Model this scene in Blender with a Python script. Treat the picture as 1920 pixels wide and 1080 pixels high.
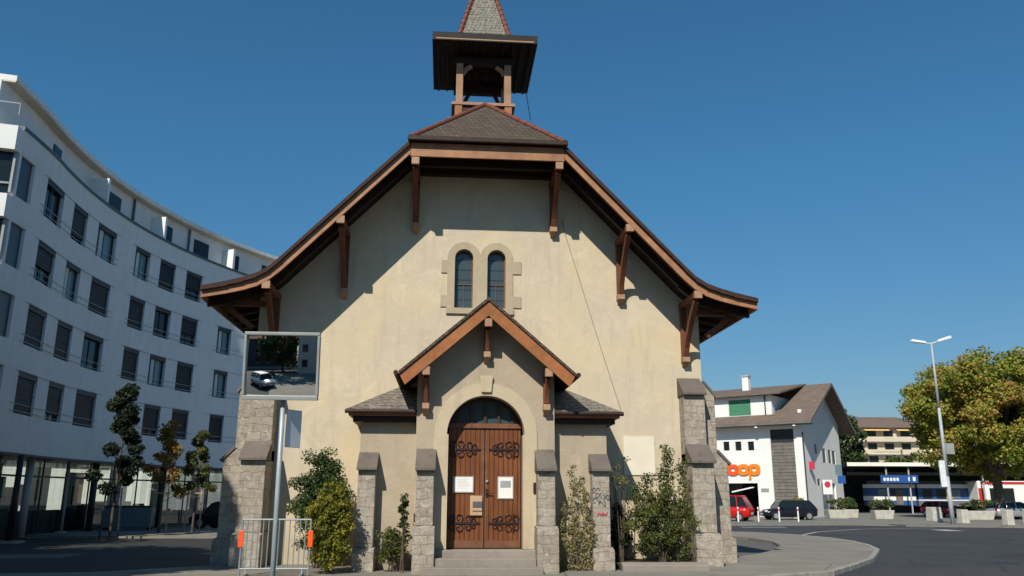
import bpy, math, random
import numpy as np
from mathutils import Vector, Matrix
for o in list(bpy.data.objects): bpy.data.objects.remove(o)
SC = bpy.context.scene; COL = SC.collection
rad = math.radians
# ------------------------------------------------------------- camera
YAW, PIT, ROLL, FPX = 0.0799570, 0.2487794, 0.0037010, 1532.8633
CAM = Vector((-1.0205728, -22.9464067, 1.8841704))
F = Vector((math.sin(YAW)*math.cos(PIT), math.cos(YAW)*math.cos(PIT), math.sin(PIT)))
R = Vector((math.cos(YAW), -math.sin(YAW), 0)); U = R.cross(F)
R2 = R*math.cos(ROLL)+U*math.sin(ROLL); U2 = -R*math.sin(ROLL)+U*math.cos(ROLL)
cd = bpy.data.cameras.new('camera'); cam = bpy.data.objects.new('camera', cd); COL.objects.link(cam)
cam.matrix_world = Matrix(((R2.x, U2.x, -F.x, CAM.x), (R2.y, U2.y, -F.y, CAM.y), (R2.z, U2.z, -F.z, CAM.z), (0, 0, 0, 1)))
cd.sensor_width = 36; cd.lens = FPX/1920*36; cd.clip_end = 5000; SC.camera = cam
# ------------------------------------------------------------- light
SUNV = Vector((-.70, -1.64, 1.57)).normalized()      # towards the sun
EL = math.asin(SUNV.z); AZ = math.atan2(SUNV.x, SUNV.y)
W = bpy.data.worlds.new('World'); SC.world = W; W.use_nodes = True
wn = W.node_tree; sky = wn.nodes.new('ShaderNodeTexSky'); sky.sky_type = 'NISHITA'; sky.sun_disc = False
sky.sun_elevation = EL; sky.sun_rotation = AZ; sky.altitude = 500; sky.air_density = 1.5; sky.dust_density = 0.5; sky.ozone_density = 10
bg = wn.nodes['Background']; bg.inputs[1].default_value = 0.09
def wnode(t): return wn.nodes.new(t)
wtc = wnode('ShaderNodeTexCoord'); wsx = wnode('ShaderNodeSeparateXYZ'); wmr = wnode('ShaderNodeMapRange'); wmr.inputs[1].default_value = .02; wmr.inputs[2].default_value = .38
wmx = wnode('ShaderNodeMixRGB'); wmx.inputs[1].default_value = (.74, .74, .78, 1); wmx.inputs[2].default_value = (.57, .98, .98, 1); wml = wnode('ShaderNodeMixRGB'); wml.blend_type = 'MULTIPLY'; wml.inputs[0].default_value = 1
wn.links.new(wtc.outputs['Generated'], wsx.inputs[0]); wn.links.new(wsx.outputs[2], wmr.inputs[0]); wn.links.new(wmr.outputs[0], wmx.inputs[0])
wn.links.new(sky.outputs[0], wml.inputs[1]); wn.links.new(wmx.outputs[0], wml.inputs[2]); wn.links.new(wml.outputs[0], bg.inputs[0])
sl = bpy.data.lights.new('sun', 'SUN'); sl.energy = 4.8; sl.angle = rad(.5); sl.color = (1, .93, .82)
so = bpy.data.objects.new('sun', sl); COL.objects.link(so); so.rotation_euler = SUNV.to_track_quat('Z', 'Y').to_euler()
SC.view_settings.view_transform = 'Standard'; SC.view_settings.look = 'None'; SC.view_settings.exposure = 0.0; SC.view_settings.gamma = 1
# ------------------------------------------------------------- materials
class NT:
    def __init__(s, name):
        s.m = bpy.data.materials.new(name); s.m.use_nodes = True; s.t = s.m.node_tree
        s.b = s.t.nodes['Principled BSDF']
    def n(s, typ, **k):
        x = s.t.nodes.new(typ)
        for a, v in k.items():
            if a[0] == '_': x.inputs[a[1:].replace('_', ' ')].default_value = v
            else: setattr(x, a, v)
        return x
    def l(s, a, b): s.t.links.new(a, b)
    def mix(s, fac, a, b, mode='MIX'):
        x = s.n('ShaderNodeMixRGB', blend_type=mode)
        for i, v in enumerate((fac, a, b)):
            if hasattr(v, 'is_linked') or hasattr(v, 'links'): s.l(v, x.inputs[i])
            elif i == 0: x.inputs[0].default_value = v
            else: x.inputs[i].default_value = (*v, 1)
        return x.outputs[0]
    def co(s, scale=(1, 1, 1), kind='Object', rot=(0, 0, 0)):
        c = s.n('ShaderNodeTexCoord'); m = s.n('ShaderNodeMapping'); m.inputs['Scale'].default_value = scale; m.inputs['Rotation'].default_value = rot
        s.l(c.outputs[kind], m.inputs[0]); return m.outputs[0]
    def noise(s, vec, scale, detail=4, rough=.6, dist=0):
        x = s.n('ShaderNodeTexNoise', _Scale=scale, _Detail=detail, _Roughness=rough, _Distortion=dist); s.l(vec, x.inputs['Vector']); return x.outputs[0]
    def ramp(s, fac, a, b):
        x = s.n('ShaderNodeMapRange'); x.inputs[1].default_value = a; x.inputs[2].default_value = b; s.l(fac, x.inputs[0]); return x.outputs[0]
    def bump(s, h, st=.3, d=.02):
        x = s.n('ShaderNodeBump', _Strength=st, _Distance=d); s.l(h, x.inputs['Height']); s.l(x.outputs[0], s.b.inputs['Normal'])
    def out(s, col, rough=.8, metal=0, spec=.3):
        if isinstance(col, tuple): s.b.inputs['Base Color'].default_value = (*col, 1)
        else: s.l(col, s.b.inputs['Base Color'])
        s.b.inputs['Roughness'].default_value = rough; s.b.inputs['Metallic'].default_value = metal; s.b.inputs['Specular IOR Level'].default_value = spec
        return s.m
def plain(name, col, rough=.6, metal=0, var=.12, scale=3, spec=.4):
    t = NT(name); v = t.co(); n = t.ramp(t.noise(v, scale, 5), .3, .7)
    c = t.mix(n, tuple(x*(1-var) for x in col), tuple(min(1, x*(1+var)) for x in col))
    t.bump(t.noise(v, 40), .08, .01)
    return t.out(c, rough, metal, spec)
def m_plaster(name, base, patch, dirt, patchamt=.5):
    t = NT(name); v = t.co()
    big = t.ramp(t.noise(v, .45, 6, .65, .4), .42, .62); mid = t.ramp(t.noise(v, 1.7, 6, .7), .35, .7)
    streak = t.ramp(t.noise(t.co((2.5, 2.5, .35)), 1.2, 5, .7), .52, .75)
    c = t.mix(mid, base, tuple(x*.90 for x in base))
    m = t.n('ShaderNodeMath', operation='MULTIPLY'); t.l(big, m.inputs[0]); m.inputs[1].default_value = patchamt
    c = t.mix(m.outputs[0], c, patch)
    m3 = t.n('ShaderNodeMath', operation='MULTIPLY'); t.l(t.ramp(t.noise(v, .8, 9, .78, 1.2), .50, .66), m3.inputs[0]); m3.inputs[1].default_value = .7; c = t.mix(m3.outputs[0], c, tuple(min(.85, x*1.16) for x in base))
    m4 = t.n('ShaderNodeMath', operation='MULTIPLY'); t.l(t.ramp(t.noise(v, 2.8, 8, .8, .6), .54, .72), m4.inputs[0]); m4.inputs[1].default_value = .5; c = t.mix(m4.outputs[0], c, dirt)
    m2 = t.n('ShaderNodeMath', operation='MULTIPLY'); t.l(streak, m2.inputs[0]); m2.inputs[1].default_value = .62
    c = t.mix(m2.outputs[0], c, dirt)
    fine = t.ramp(t.noise(v, 26, 4), .3, .7); c = t.mix(fine, c, t.mix(1, c, (.93, .93, .93), 'MULTIPLY'))
    sz = t.n('ShaderNodeSeparateXYZ'); t.l(v, sz.inputs[0]); hz = t.n('ShaderNodeMath', operation='MULTIPLY_ADD'); t.l(t.noise(v, 2.2, 5, .7), hz.inputs[0]); hz.inputs[1].default_value = 1.6; t.l(sz.outputs[2], hz.inputs[2])
    m5 = t.n('ShaderNodeMath', operation='MULTIPLY'); t.l(t.ramp(hz.outputs[0], 1.9, 1.1), m5.inputs[0]); m5.inputs[1].default_value = .45; c = t.mix(m5.outputs[0], c, tuple(x*.75 for x in dirt))
    t.bump(t.noise(v, 14, 6, .7), .35, .02); return t.out(c, .95, 0, .15)
def m_stone(name, ca, cb, cm, bw=.42, rh=.24):
    t = NT(name); v = t.co(); sep = t.n('ShaderNodeSeparateXYZ'); t.l(v, sep.inputs[0])
    add = t.n('ShaderNodeMath', operation='ADD'); t.l(sep.outputs[0], add.inputs[0]); t.l(sep.outputs[1], add.inputs[1])
    cb_ = t.n('ShaderNodeCombineXYZ'); t.l(add.outputs[0], cb_.inputs[0]); t.l(sep.outputs[2], cb_.inputs[1])
    dn = t.n('ShaderNodeTexNoise', _Scale=3.0); t.l(v, dn.inputs['Vector']); mx = t.n('ShaderNodeVectorMath', operation='MULTIPLY_ADD')
    t.l(dn.outputs['Color'], mx.inputs[0]); mx.inputs[1].default_value = (.20, .16, 0); t.l(cb_.outputs[0], mx.inputs[2])
    br = t.n('ShaderNodeTexBrick', _Scale=1, offset=.5); br.inputs['Brick Width'].default_value = bw; br.inputs['Row Height'].default_value = rh
    br.inputs['Mortar Size'].default_value = .012; br.inputs['Mortar Smooth'].default_value = .5; br.inputs['Bias'].default_value = 0
    t.l(mx.outputs[0], br.inputs['Vector'])
    br.inputs['Color1'].default_value = (*ca, 1); br.inputs['Color2'].default_value = (*cb, 1); br.inputs['Mortar'].default_value = (*cm, 1)
    n = t.ramp(t.noise(v, 5, 7, .75), .35, .68); c = t.mix(n, t.mix(1, br.outputs[0], (.58, .57, .55), 'MULTIPLY'), br.outputs[0])
    n2 = t.ramp(t.noise(v, 17, 5, .8), .55, .72); c = t.mix(n2, c, (.13, .12, .10)); n4 = t.ramp(t.noise(v, 3.2, 6, .8, 1.5), .56, .64); c = t.mix(n4, c, (.56, .52, .46)); c = t.mix(t.ramp(t.noise(v, 1.1, 4), .5, .75), c, (.46, .42, .35))
    h = t.mix(.4, t.noise(v, 9, 7, .75), br.outputs['Fac'], 'SUBTRACT'); t.bump(h, .8, .035); return t.out(c, .95, 0, .15)
def m_wood(name, a, b, rough=.6, vertical=True, planks=0):
    t = NT(name); sc = (14, 14, .8) if vertical else (3, 3, 3)
    n = t.ramp(t.noise(t.co(sc), 1.6, 6, .7), .3, .7); c = t.mix(n, a, b)
    g = t.ramp(t.noise(t.co((1, 1, 1)), 1.3, 4), .35, .7); c = t.mix(g, c, t.mix(1, c, (.7, .68, .66), 'MULTIPLY'))
    if planks:
        w = t.n('ShaderNodeTexWave', wave_type='BANDS', bands_direction='X', _Scale=planks); t.l(t.co(), w.inputs['Vector'])
        k = t.ramp(w.outputs['Fac'], .0, .12); c = t.mix(k, tuple(x*.35 for x in a), c); t.bump(k, .5, .01)
    else: t.bump(n, .3, .01)
    return t.out(c, rough, 0, .3)
def m_tiles(name, a, b, c3, bw=.16, rh=.13, sx=1.0):
    t = NT(name); v = t.co(); sep = t.n('ShaderNodeSeparateXYZ'); t.l(v, sep.inputs[0])
    add = t.n('ShaderNodeMath', operation='MULTIPLY_ADD'); t.l(sep.outputs[1], add.inputs[0]); add.inputs[1].default_value = sx; t.l(sep.outputs[0], add.inputs[2])
    cb_ = t.n('ShaderNodeCombineXYZ'); t.l(add.outputs[0], cb_.inputs[0]); t.l(sep.outputs[2], cb_.inputs[1])
    br = t.n('ShaderNodeTexBrick', _Scale=1, offset=.5); br.inputs['Brick Width'].default_value = bw; br.inputs['Row Height'].default_value = rh
    br.inputs['Mortar Size'].default_value = .012; t.l(cb_.outputs[0], br.inputs['Vector'])
    br.inputs['Color1'].default_value = (*a, 1); br.inputs['Color2'].default_value = (*b, 1); br.inputs['Mortar'].default_value = (.03, .025, .02, 1)
    c = t.mix(t.ramp(t.noise(v, 7, 5, .8), .45, .65), br.outputs[0], c3); c = t.mix(t.ramp(t.noise(v, 26, 3, .8), .55, .7), c, tuple(min(1, x*1.5) for x in c3))
    t.bump(br.outputs['Fac'], -.8, .03); return t.out(c, .9, 0, .2)
def m_asphalt(name, a, b, sc=.25):
    t = NT(name); v = t.co(); c = t.mix(t.ramp(t.noise(v, sc, 6, .6), .35, .65), a, b)
    c = t.mix(t.ramp(t.noise(v, 60, 2), .35, .7), c, t.mix(1, c, (.72, .72, .72), 'MULTIPLY'))
    cr = t.n('ShaderNodeTexVoronoi', feature='DISTANCE_TO_EDGE', _Scale=.35)
    dd = t.mix(.08, v, t.n('ShaderNodeTexNoise', _Scale=1.5).outputs['Color']); t.l(dd, cr.inputs['Vector'])
    c = t.mix(t.ramp(cr.outputs[0], .0, .012), t.mix(1, c, (.6, .6, .6), 'MULTIPLY'), c)
    c = t.mix(t.ramp(t.noise(t.co((.05, .6, 1), rot=(0, 0, .6)), 2, 4), .5, .8), c, t.mix(1, c, (1.25, 1.23, 1.2), 'MULTIPLY'))
    t.bump(t.noise(v, 80, 3), .3, .01); return t.out(c, .85, 0, .3)
def m_leaf(name, cols, trans=.25, scale=.6):
    t = NT(name); g = t.n('ShaderNodeNewGeometry'); n = t.noise(t.co(), scale, 3)
    a = t.n('ShaderNodeMath', operation='ADD'); t.l(g.outputs['Random Per Island'], a.inputs[0]); t.l(t.ramp(n, .3, .7), a.inputs[1])
    h = t.n('ShaderNodeMath', operation='MULTIPLY'); t.l(a.outputs[0], h.inputs[0]); h.inputs[1].default_value = .5
    r = t.n('ShaderNodeValToRGB'); t.l(h.outputs[0], r.inputs[0]); e = r.color_ramp.elements
    while len(e) < len(cols): e.new(.5)
    for i, c in enumerate(cols): e[i].position = .12+.76*i/(len(cols)-1); e[i].color = (*c, 1)
    m = t.out(r.outputs[0], .6, 0, .25); tr = t.n('ShaderNodeBsdfTranslucent'); t.l(r.outputs[0], tr.inputs[0])
    ms = t.n('ShaderNodeMixShader'); ms.inputs[0].default_value = trans; t.l(t.b.outputs[0], ms.inputs[1]); t.l(tr.outputs[0], ms.inputs[2])
    t.l(ms.outputs[0], t.t.nodes['Material Output'].inputs[0]); return m
def m_glass(name, col=(.02, .03, .035), rough=.05, see=0, spec=.6):
    t = NT(name); t.out(col, rough, 0, spec)
    t.bump(t.noise(t.co(), .9, 2), .05, .05)
    if see:
        tr = t.n('ShaderNodeBsdfTransparent'); gl = t.n('ShaderNodeBsdfGlossy'); gl.inputs['Roughness'].default_value = .02
        ms = t.n('ShaderNodeMixShader'); ms.inputs[0].default_value = .10; t.l(tr.outputs[0], ms.inputs[1]); t.l(gl.outputs[0], ms.inputs[2])
        t.l(ms.outputs[0], t.t.nodes['Material Output'].inputs[0]); tr.inputs[0].default_value = (.8, .85, .85, 1)
    return t.m
M = dict(
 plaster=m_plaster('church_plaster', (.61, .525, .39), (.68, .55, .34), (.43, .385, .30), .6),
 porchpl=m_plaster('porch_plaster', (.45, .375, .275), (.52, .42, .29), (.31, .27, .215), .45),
 trim=m_plaster('dressed_stone', (.46, .385, .27), (.52, .43, .29), (.33, .28, .21), .4),
 stone=m_stone('rubble_stone', (.42, .365, .295), (.50, .44, .36), (.38, .34, .285), .36, .21),
 cap=m_plaster('cap_stone', (.16, .135, .115), (.22, .19, .155), (.08, .07, .06), .6),
 step=m_plaster('step_stone', (.34, .30, .25), (.42, .38, .32), (.22, .2, .17), .6),
 fascia=m_wood('fascia_wood', (.34, .155, .075), (.46, .235, .12), .55, False),
 fascia_new=m_wood('orange_fascia_wood', (.32, .115, .036), (.43, .17, .06), .5, False),
 dark=m_wood('dark_beam_wood', (.025, .013, .009), (.05, .024, .015), .6, False),
 brace=m_wood('brace_wood', (.14, .045, .02), (.22, .08, .036), .6, True),
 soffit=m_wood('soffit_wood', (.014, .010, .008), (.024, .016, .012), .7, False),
 post=m_wood('post_wood', (.36, .20, .12), (.46, .29, .19), .7, True),
 blockw=m_wood('block_end_wood', (.42, .24, .14), (.5, .32, .21), .8, False),
 door=m_wood('door_wood', (.155, .052, .019), (.26, .094, .034), .42, True, 2.6),
 doorframe=m_wood('door_frame_wood', (.16, .07, .035), (.24, .11, .06), .5, False),
 iron=plain('wrought_iron', (.045, .022, .022), .5, .3), black=plain('black_metal', (.015, .015, .018), .4),
 slate=m_tiles('slate_tiles', (.085, .066, .05), (.13, .10, .075), (.065, .05, .04)),
 spire=m_tiles('grey_spire_shingle', (.22, .205, .17), (.165, .155, .13), (.28, .265, .22), .14, .12),
 wing=m_tiles('old_lichen_tile', (.19, .16, .13), (.13, .11, .09), (.29, .265, .225), .2, .1),
 ridge=plain('red_ridge_tile', (.17, .055, .035), .8, 0, .25, 9),
 white=m_plaster('white_render', (.84, .84, .82), (.80, .80, .79), (.66, .67, .66), .3), glassd=m_glass('dull_glass', (.03, .04, .05), .35),
 white2=plain('bright_white_render', (.80, .80, .77), .9, 0, .05, .5, .1),
 eave=plain('eave_soffit', (.62, .55, .44), .8), eavew=plain('white_eave', (.78, .77, .73), .7),
 coping=plain('zinc_coping', (.10, .125, .13), .5, .3),
 glass=m_glass('window_glass', (.012, .018, .02), .08, spec=.3), glassb=m_glass('curtained_glass', (.13, .20, .23), .2), see=m_glass('clear_glass', see=1),
 church_glass=m_glass('leaded_glass', (.05, .075, .08), .12),
 shutter=plain('dark_shutter', (.013, .014, .018), .55), shutbox=plain('shutter_box', (.04, .043, .055), .5),
 curtain=plain('curtain', (.55, .62, .62), .9), darkint=plain('dark_interior', (.012, .012, .014), .9),
 frame=plain('dark_window_frame', (.03, .032, .037), .5), rail=plain('facade_rail', (.40, .43, .45), .5), door_frame_shade=plain('shaded_fanlight_wood', (.05, .02, .012), .6),  # fanlight wood is darkened to carry the shadow of the arch
 galv=plain('galvanised_steel', (.36, .42, .44), .45, .15), grey=plain('grey_paint', (.40, .42, .43), .5), lampm=plain('pale_lamp_housing', (.72, .73, .74), .4),
 orange=plain('orange_reflector', (.85, .10, .02), .4, 0, .05), paper=plain('white_paper', (.80, .79, .74), .8, 0, .03), ink=plain('printed_grey', (.32, .35, .37), .8),
 ink2=plain('faint_print', (.58, .59, .57), .8), letter=plain('letterbox_tan', (.52, .34, .21), .5), letterd=plain('letterbox_slot', (.10, .10, .11), .5),
 asphalt=m_asphalt('asphalt', (.048, .05, .053), (.066, .067, .068)), court=m_asphalt('court_asphalt', (.125, .115, .105), (.155, .145, .13)),
 asphaltd=m_asphalt('side_asphalt', (.042, .042, .040), (.055, .054, .05)),
 pave=m_asphalt('pavement', (.235, .215, .175), (.28, .26, .215), .6), plaza=m_asphalt('plaza_paving', (.20, .19, .165), (.25, .235, .20), .15),
 kerb=plain('kerb_stone', (.30, .28, .24), .9, 0, .25, 4), ground=m_asphalt('far_ground', (.28, .265, .23), (.34, .32, .27), .05),
 line=plain('road_paint', (.40, .40, .37), .8, 0, .2, 5),
 soil=plain('soil', (.07, .05, .035), 1, 0, .4, 8),
 leafY=m_leaf('yellow_green_leaves', [(.045, .08, .012), (.13, .155, .02), (.29, .26, .035), (.38, .25, .045)]),
 leafD=m_leaf('dark_leaves', [(.02, .04, .014), (.045, .085, .02), (.09, .13, .04), (.20, .23, .11)]),
 leafM=m_leaf('mixed_leaves', [(.03, .045, .015), (.07, .10, .025), (.14, .15, .035), (.22, .17, .06)]),
 leafC=m_leaf('climber_leaves', [(.10, .12, .03), (.22, .22, .07), (.32, .27, .13), (.28, .18, .09)]),
 leafT=m_leaf('autumn_tree_leaves', [(.07, .13, .02), (.18, .25, .03), (.33, .34, .05), (.42, .28, .07), (.36, .16, .075)], .3, .22),
 leafO=m_leaf('turning_leaves', [(.07, .10, .02), (.18, .17, .03), (.38, .20, .03), (.45, .16, .03)]),
 leafG=m_leaf('green_leaves', [(.02, .035, .012), (.04, .07, .02), (.08, .11, .03)]),
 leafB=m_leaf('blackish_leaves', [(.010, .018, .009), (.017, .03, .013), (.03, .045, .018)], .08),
 bark=plain('bark', (.10, .075, .055), .95, 0, .4, 6), stake=plain('wooden_stake', (.34, .27, .20), .9),
 redp=plain('red_car_paint', (.55, .012, .012), .25, .1, .03), blackp=plain('black_car_paint', (.012, .014, .02), .2, .2, .03), silverp=plain('silver_car_paint', (.50, .52, .54), .3, .6, .03),
 darkp=plain('dark_blue_car_paint', (.012, .016, .026), .25, .2, .03), tyre=plain('tyre', (.02, .02, .02), .9), rim=plain('alloy_rim', (.45, .46, .48), .35, .6), lamp_c=plain('headlight', (.7, .7, .72), .15), taillamp=plain('tail_light', (.4, .01, .01), .2),
 brownroof=m_tiles('brown_roof_tile', (.17, .125, .10), (.23, .175, .14), (.14, .105, .085), .3, .25), fibre=plain('weathered_grey_timber', (.17, .155, .135), .9, 0, .3, 2),
 green=plain('green_shutter', (.06, .22, .12), .7), orangesign=plain('orange_sign', (.85, .22, .02), .4, 0, .03), redsign=plain('red_orange_sign', (.80, .10, .02), .4, 0, .03),
 bluesign=plain('blue_sign', (.02, .09, .30), .5), bluet=plain('train_blue', (.03, .10, .28), .4), traing=plain('train_grey', (.14, .15, .17), .5), yellow=plain('train_yellow', (.70, .42, .03), .5), tred=plain('train_red', (.50, .03, .03), .5),
 concrete=plain('pale_concrete', (.50, .47, .40), .9, 0, .2, 3), cream=plain('cream_render', (.62, .52, .38), .9, 0, .1, 1), creamw=plain('pale_cream_wall', (.86, .82, .72), .9, 0, .1, .6),
 awning=plain('yellow_awning', (.70, .48, .18), .8), signred=plain('sign_red', (.55, .03, .08), .5), pinkw=plain('plaque_white', (.74, .68, .54), .8, 0, .06, 2), planter=plain('slate_planter', (.045, .055, .065), .7),
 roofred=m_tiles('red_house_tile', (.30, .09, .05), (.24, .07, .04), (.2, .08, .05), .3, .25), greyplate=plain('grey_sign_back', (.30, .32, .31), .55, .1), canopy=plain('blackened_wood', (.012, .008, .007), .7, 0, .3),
)
t = NT('traffic_mirror_surface'); t.out((.80, .82, .82), .02, 1); M['mirror'] = t.m; M['trim2'] = m_plaster('door_surround_stone', (.56, .465, .32), (.60, .50, .34), (.40, .34, .25), .4); M['cable'] = plain('faded_cable', (.27, .24, .19), .8); M['rail_steel'] = plain('dull_steel', (.25, .29, .30), .5, .2); M['verge'] = plain('verge_tile', (.045, .02, .015), .8, 0, .3, 9)
# ------------------------------------------------------------- mesh helpers
class MB:
    def __init__(s): s.v = []; s.f = []
    def face(s, pts): b = len(s.v); s.v += [tuple(p) for p in pts]; s.f.append(tuple(range(b, b+len(pts)))); return s
    def hexa(s, P):  # 8 points: bottom 4 ccw, top 4 ccw
        b = len(s.v); s.v += [tuple(p) for p in P]
        for f in ((3, 2, 1, 0), (4, 5, 6, 7), (0, 1, 5, 4), (1, 2, 6, 5), (2, 3, 7, 6), (3, 0, 4, 7)): s.f.append(tuple(b+i for i in f))
        return s
    def box(s, x0, x1, y0, y1, z0, z1):
        return s.hexa([(x0, y0, z0), (x1, y0, z0), (x1, y1, z0), (x0, y1, z0), (x0, y0, z1), (x1, y0, z1), (x1, y1, z1), (x0, y1, z1)])
    def beam(s, p, q, w, h, up=(0, 0, 1)):
        p = Vector(p); q = Vector(q); d = (q-p).normalized(); u = Vector(up); r = d.cross(u)
        if r.length < 1e-4: r = d.cross(Vector((0, 1, 0)))
        r.normalize(); u = r.cross(d); r = r*w/2; u = u*h/2
        return s.hexa([p-r-u, p+r-u, q+r-u, q-r-u, p-r+u, p+r+u, q+r+u, q-r+u])
    def slab(s, poly, th):  # polygon (3d), thickened straight down
        n = len(poly); b = len(s.v); s.v += [tuple(p) for p in poly]+[(p[0], p[1], p[2]-th) for p in poly]
        s.f.append(tuple(range(b, b+n))); s.f.append(tuple(range(b+2*n-1, b+n-1, -1)))
        for i in range(n): j = (i+1) % n; s.f.append((b+i, b+n+i, b+n+j, b+j))
        return s
    def prismY(s, poly, y0, y1):  # poly in xz
        n = len(poly); b = len(s.v); s.v += [(p[0], y0, p[1]) for p in poly]+[(p[0], y1, p[1]) for p in poly]
        s.f.append(tuple(range(b, b+n))); s.f.append(tuple(range(b+2*n-1, b+n-1, -1)))
        for i in range(n): j = (i+1) % n; s.f.append((b+i, b+n+i, b+n+j, b+j))
        return s
    def prismX(s, poly, x0, x1):  # poly in yz
        n = len(poly); b = len(s.v); s.v += [(x0, p[0], p[1]) for p in poly]+[(x1, p[0], p[1]) for p in poly]
        s.f.append(tuple(range(b, b+n))); s.f.append(tuple(range(b+2*n-1, b+n-1, -1)))
        for i in range(n): j = (i+1) % n; s.f.append((b+i, b+n+i, b+n+j, b+j))
        return s
    def strip(s, xs, lo, hi, y0, y1):  # wall made of columns between lo(x) and hi(x)
        for a, b in zip(xs[:-1], xs[1:]):
            e = 1e-5; la, lb, ha, hb = lo(a+e), lo(b-e), hi(a+e), hi(b-e)
            if ha-la < 1e-4 and hb-lb < 1e-4: continue
            s.hexa([(a, y0, la), (b, y0, lb), (b, y1, lb), (a, y1, la), (a, y0, ha), (b, y0, hb), (b, y1, hb), (a, y1, ha)])
        return s
    def tube(s, p, q, r0, r1=None, n=8):
        r1 = r0 if r1 is None else r1; p = Vector(p); q = Vector(q); d = (q-p).normalized()
        a = d.orthogonal().normalized(); c = d.cross(a); b = len(s.v)
        for P, rr in ((p, r0), (q, r1)):
            for i in range(n):
                t = 2*math.pi*i/n; s.v.append(tuple(P+(a*math.cos(t)+c*math.sin(t))*rr))
        for i in range(n): j = (i+1) % n; s.f.append((b+i, b+j, b+n+j, b+n+i))
        s.f.append(tuple(range(b+n-1, b-1, -1))); s.f.append(tuple(range(b+n, b+2*n))); return s
    def path(s, pts, r, n=6):
        for i in range(len(pts)-1):
            ra = r if not isinstance(r, list) else r[i]; rb = r if not isinstance(r, list) else r[i+1]
            s.tube(pts[i], pts[i+1], ra, rb, n)
        return s
    def build(s, name, mat, parent=None, smooth=False, bevel=0):
        me = bpy.data.meshes.new(name); me.from_pydata(s.v, [], s.f); me.update()
        import bmesh
        bm = bmesh.new(); bm.from_mesh(me); bmesh.ops.recalc_face_normals(bm, faces=bm.faces); bm.to_mesh(me); bm.free()
        if smooth:
            for p in me.polygons: p.use_smooth = True
        me.materials.append(M[mat] if isinstance(mat, str) else mat)
        o = bpy.data.objects.new(name, me); COL.objects.link(o)
        if parent is not None: o.parent = parent
        if bevel:
            b = o.modifiers.new('bevel', 'BEVEL'); b.width = bevel; b.segments = 2; b.limit_method = 'ANGLE'
        return o
def tag(o, label=None, cat=None, group=None, kind=None):
    if label: o['label'] = label
    if cat: o['category'] = cat
    if group: o['group'] = group
    if kind: o['kind'] = kind
    return o
def thing(name, label, cat, loc=(0, 0, 0), rz=0, group=None):
    o = bpy.data.objects.new(name, None); COL.objects.link(o); o.location = loc; o.rotation_euler = (0, 0, rz); o.empty_display_size = .3
    return tag(o, label, cat, group)
def dup(root, loc, rz=None, label=None):
    r = root.copy(); COL.objects.link(r); r.location = loc
    if rz is not None: r.rotation_euler = (0, 0, rz)
    if label: r['label'] = label
    for ch in list(root.children):
        c = ch.copy(); COL.objects.link(c); c.parent = r
        for g in list(ch.children): d = g.copy(); COL.objects.link(d); d.parent = c
    return r
def struct(o, cat=None): o['kind'] = 'structure'; return o
def FP(a, d, z=0):  # a metres right of and d metres ahead of the standpoint, used to set out the far square
    return Vector((CAM.x+R.x*a+math.sin(YAW)*d, CAM.y+R.y*a+math.cos(YAW)*d, z))
def arc(cx, cz, r, a0, a1, n): return [(cx+r*math.cos(a0+(a1-a0)*i/n), cz+r*math.sin(a0+(a1-a0)*i/n)) for i in range(n+1)]
def leaves(centers, crad, n, size, seed, name, mat, parent=None, droop=.3):
    """n leaf quads spread round clump centres"""
    g = np.random.default_rng(seed); C = np.array(centers, float); k = g.integers(0, len(C), n)
    cr = np.array(crad, float) if hasattr(crad, '__len__') else np.full(len(C), crad)
    d = g.normal(size=(n, 3)); d /= np.linalg.norm(d, axis=1)[:, None]; rr = cr[k]*g.random(n)**.45
    P = C[k]+d*rr[:, None]*np.array([1, 1, .8]); P[:, 2] = np.maximum(P[:, 2], .02)
    nrm = d*.6+g.normal(size=(n, 3))*.6+np.array([0, 0, .35]); nrm /= np.linalg.norm(nrm, axis=1)[:, None]
    a = np.cross(nrm, g.normal(size=(n, 3))); a /= np.linalg.norm(a, axis=1)[:, None]; b = np.cross(nrm, a)
    sz = size*(.6+.8*g.random(n))[:, None]; a *= sz*.5; b *= sz*.36
    V = np.empty((n, 4, 3)); V[:, 0] = P-a; V[:, 1] = P+b; V[:, 2] = P+a-nrm*sz*.12; V[:, 3] = P-b
    me = bpy.data.meshes.new(name); me.from_pydata(V.reshape(-1, 3).tolist(), [], np.arange(4*n).reshape(n, 4).tolist()); me.update()
    me.materials.append(M[mat]); o = bpy.data.objects.new(name, me); COL.objects.link(o)
    if parent is not None: o.parent = parent
    return o
def ell_clumps(c, r, n, seed, inner=.45):
    g = np.random.default_rng(seed); d = g.normal(size=(n, 3)); d /= np.linalg.norm(d, axis=1)[:, None]
    return np.array(c)+d*(inner+(1-inner)*g.random(n)[:, None])*np.array(r)
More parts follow.
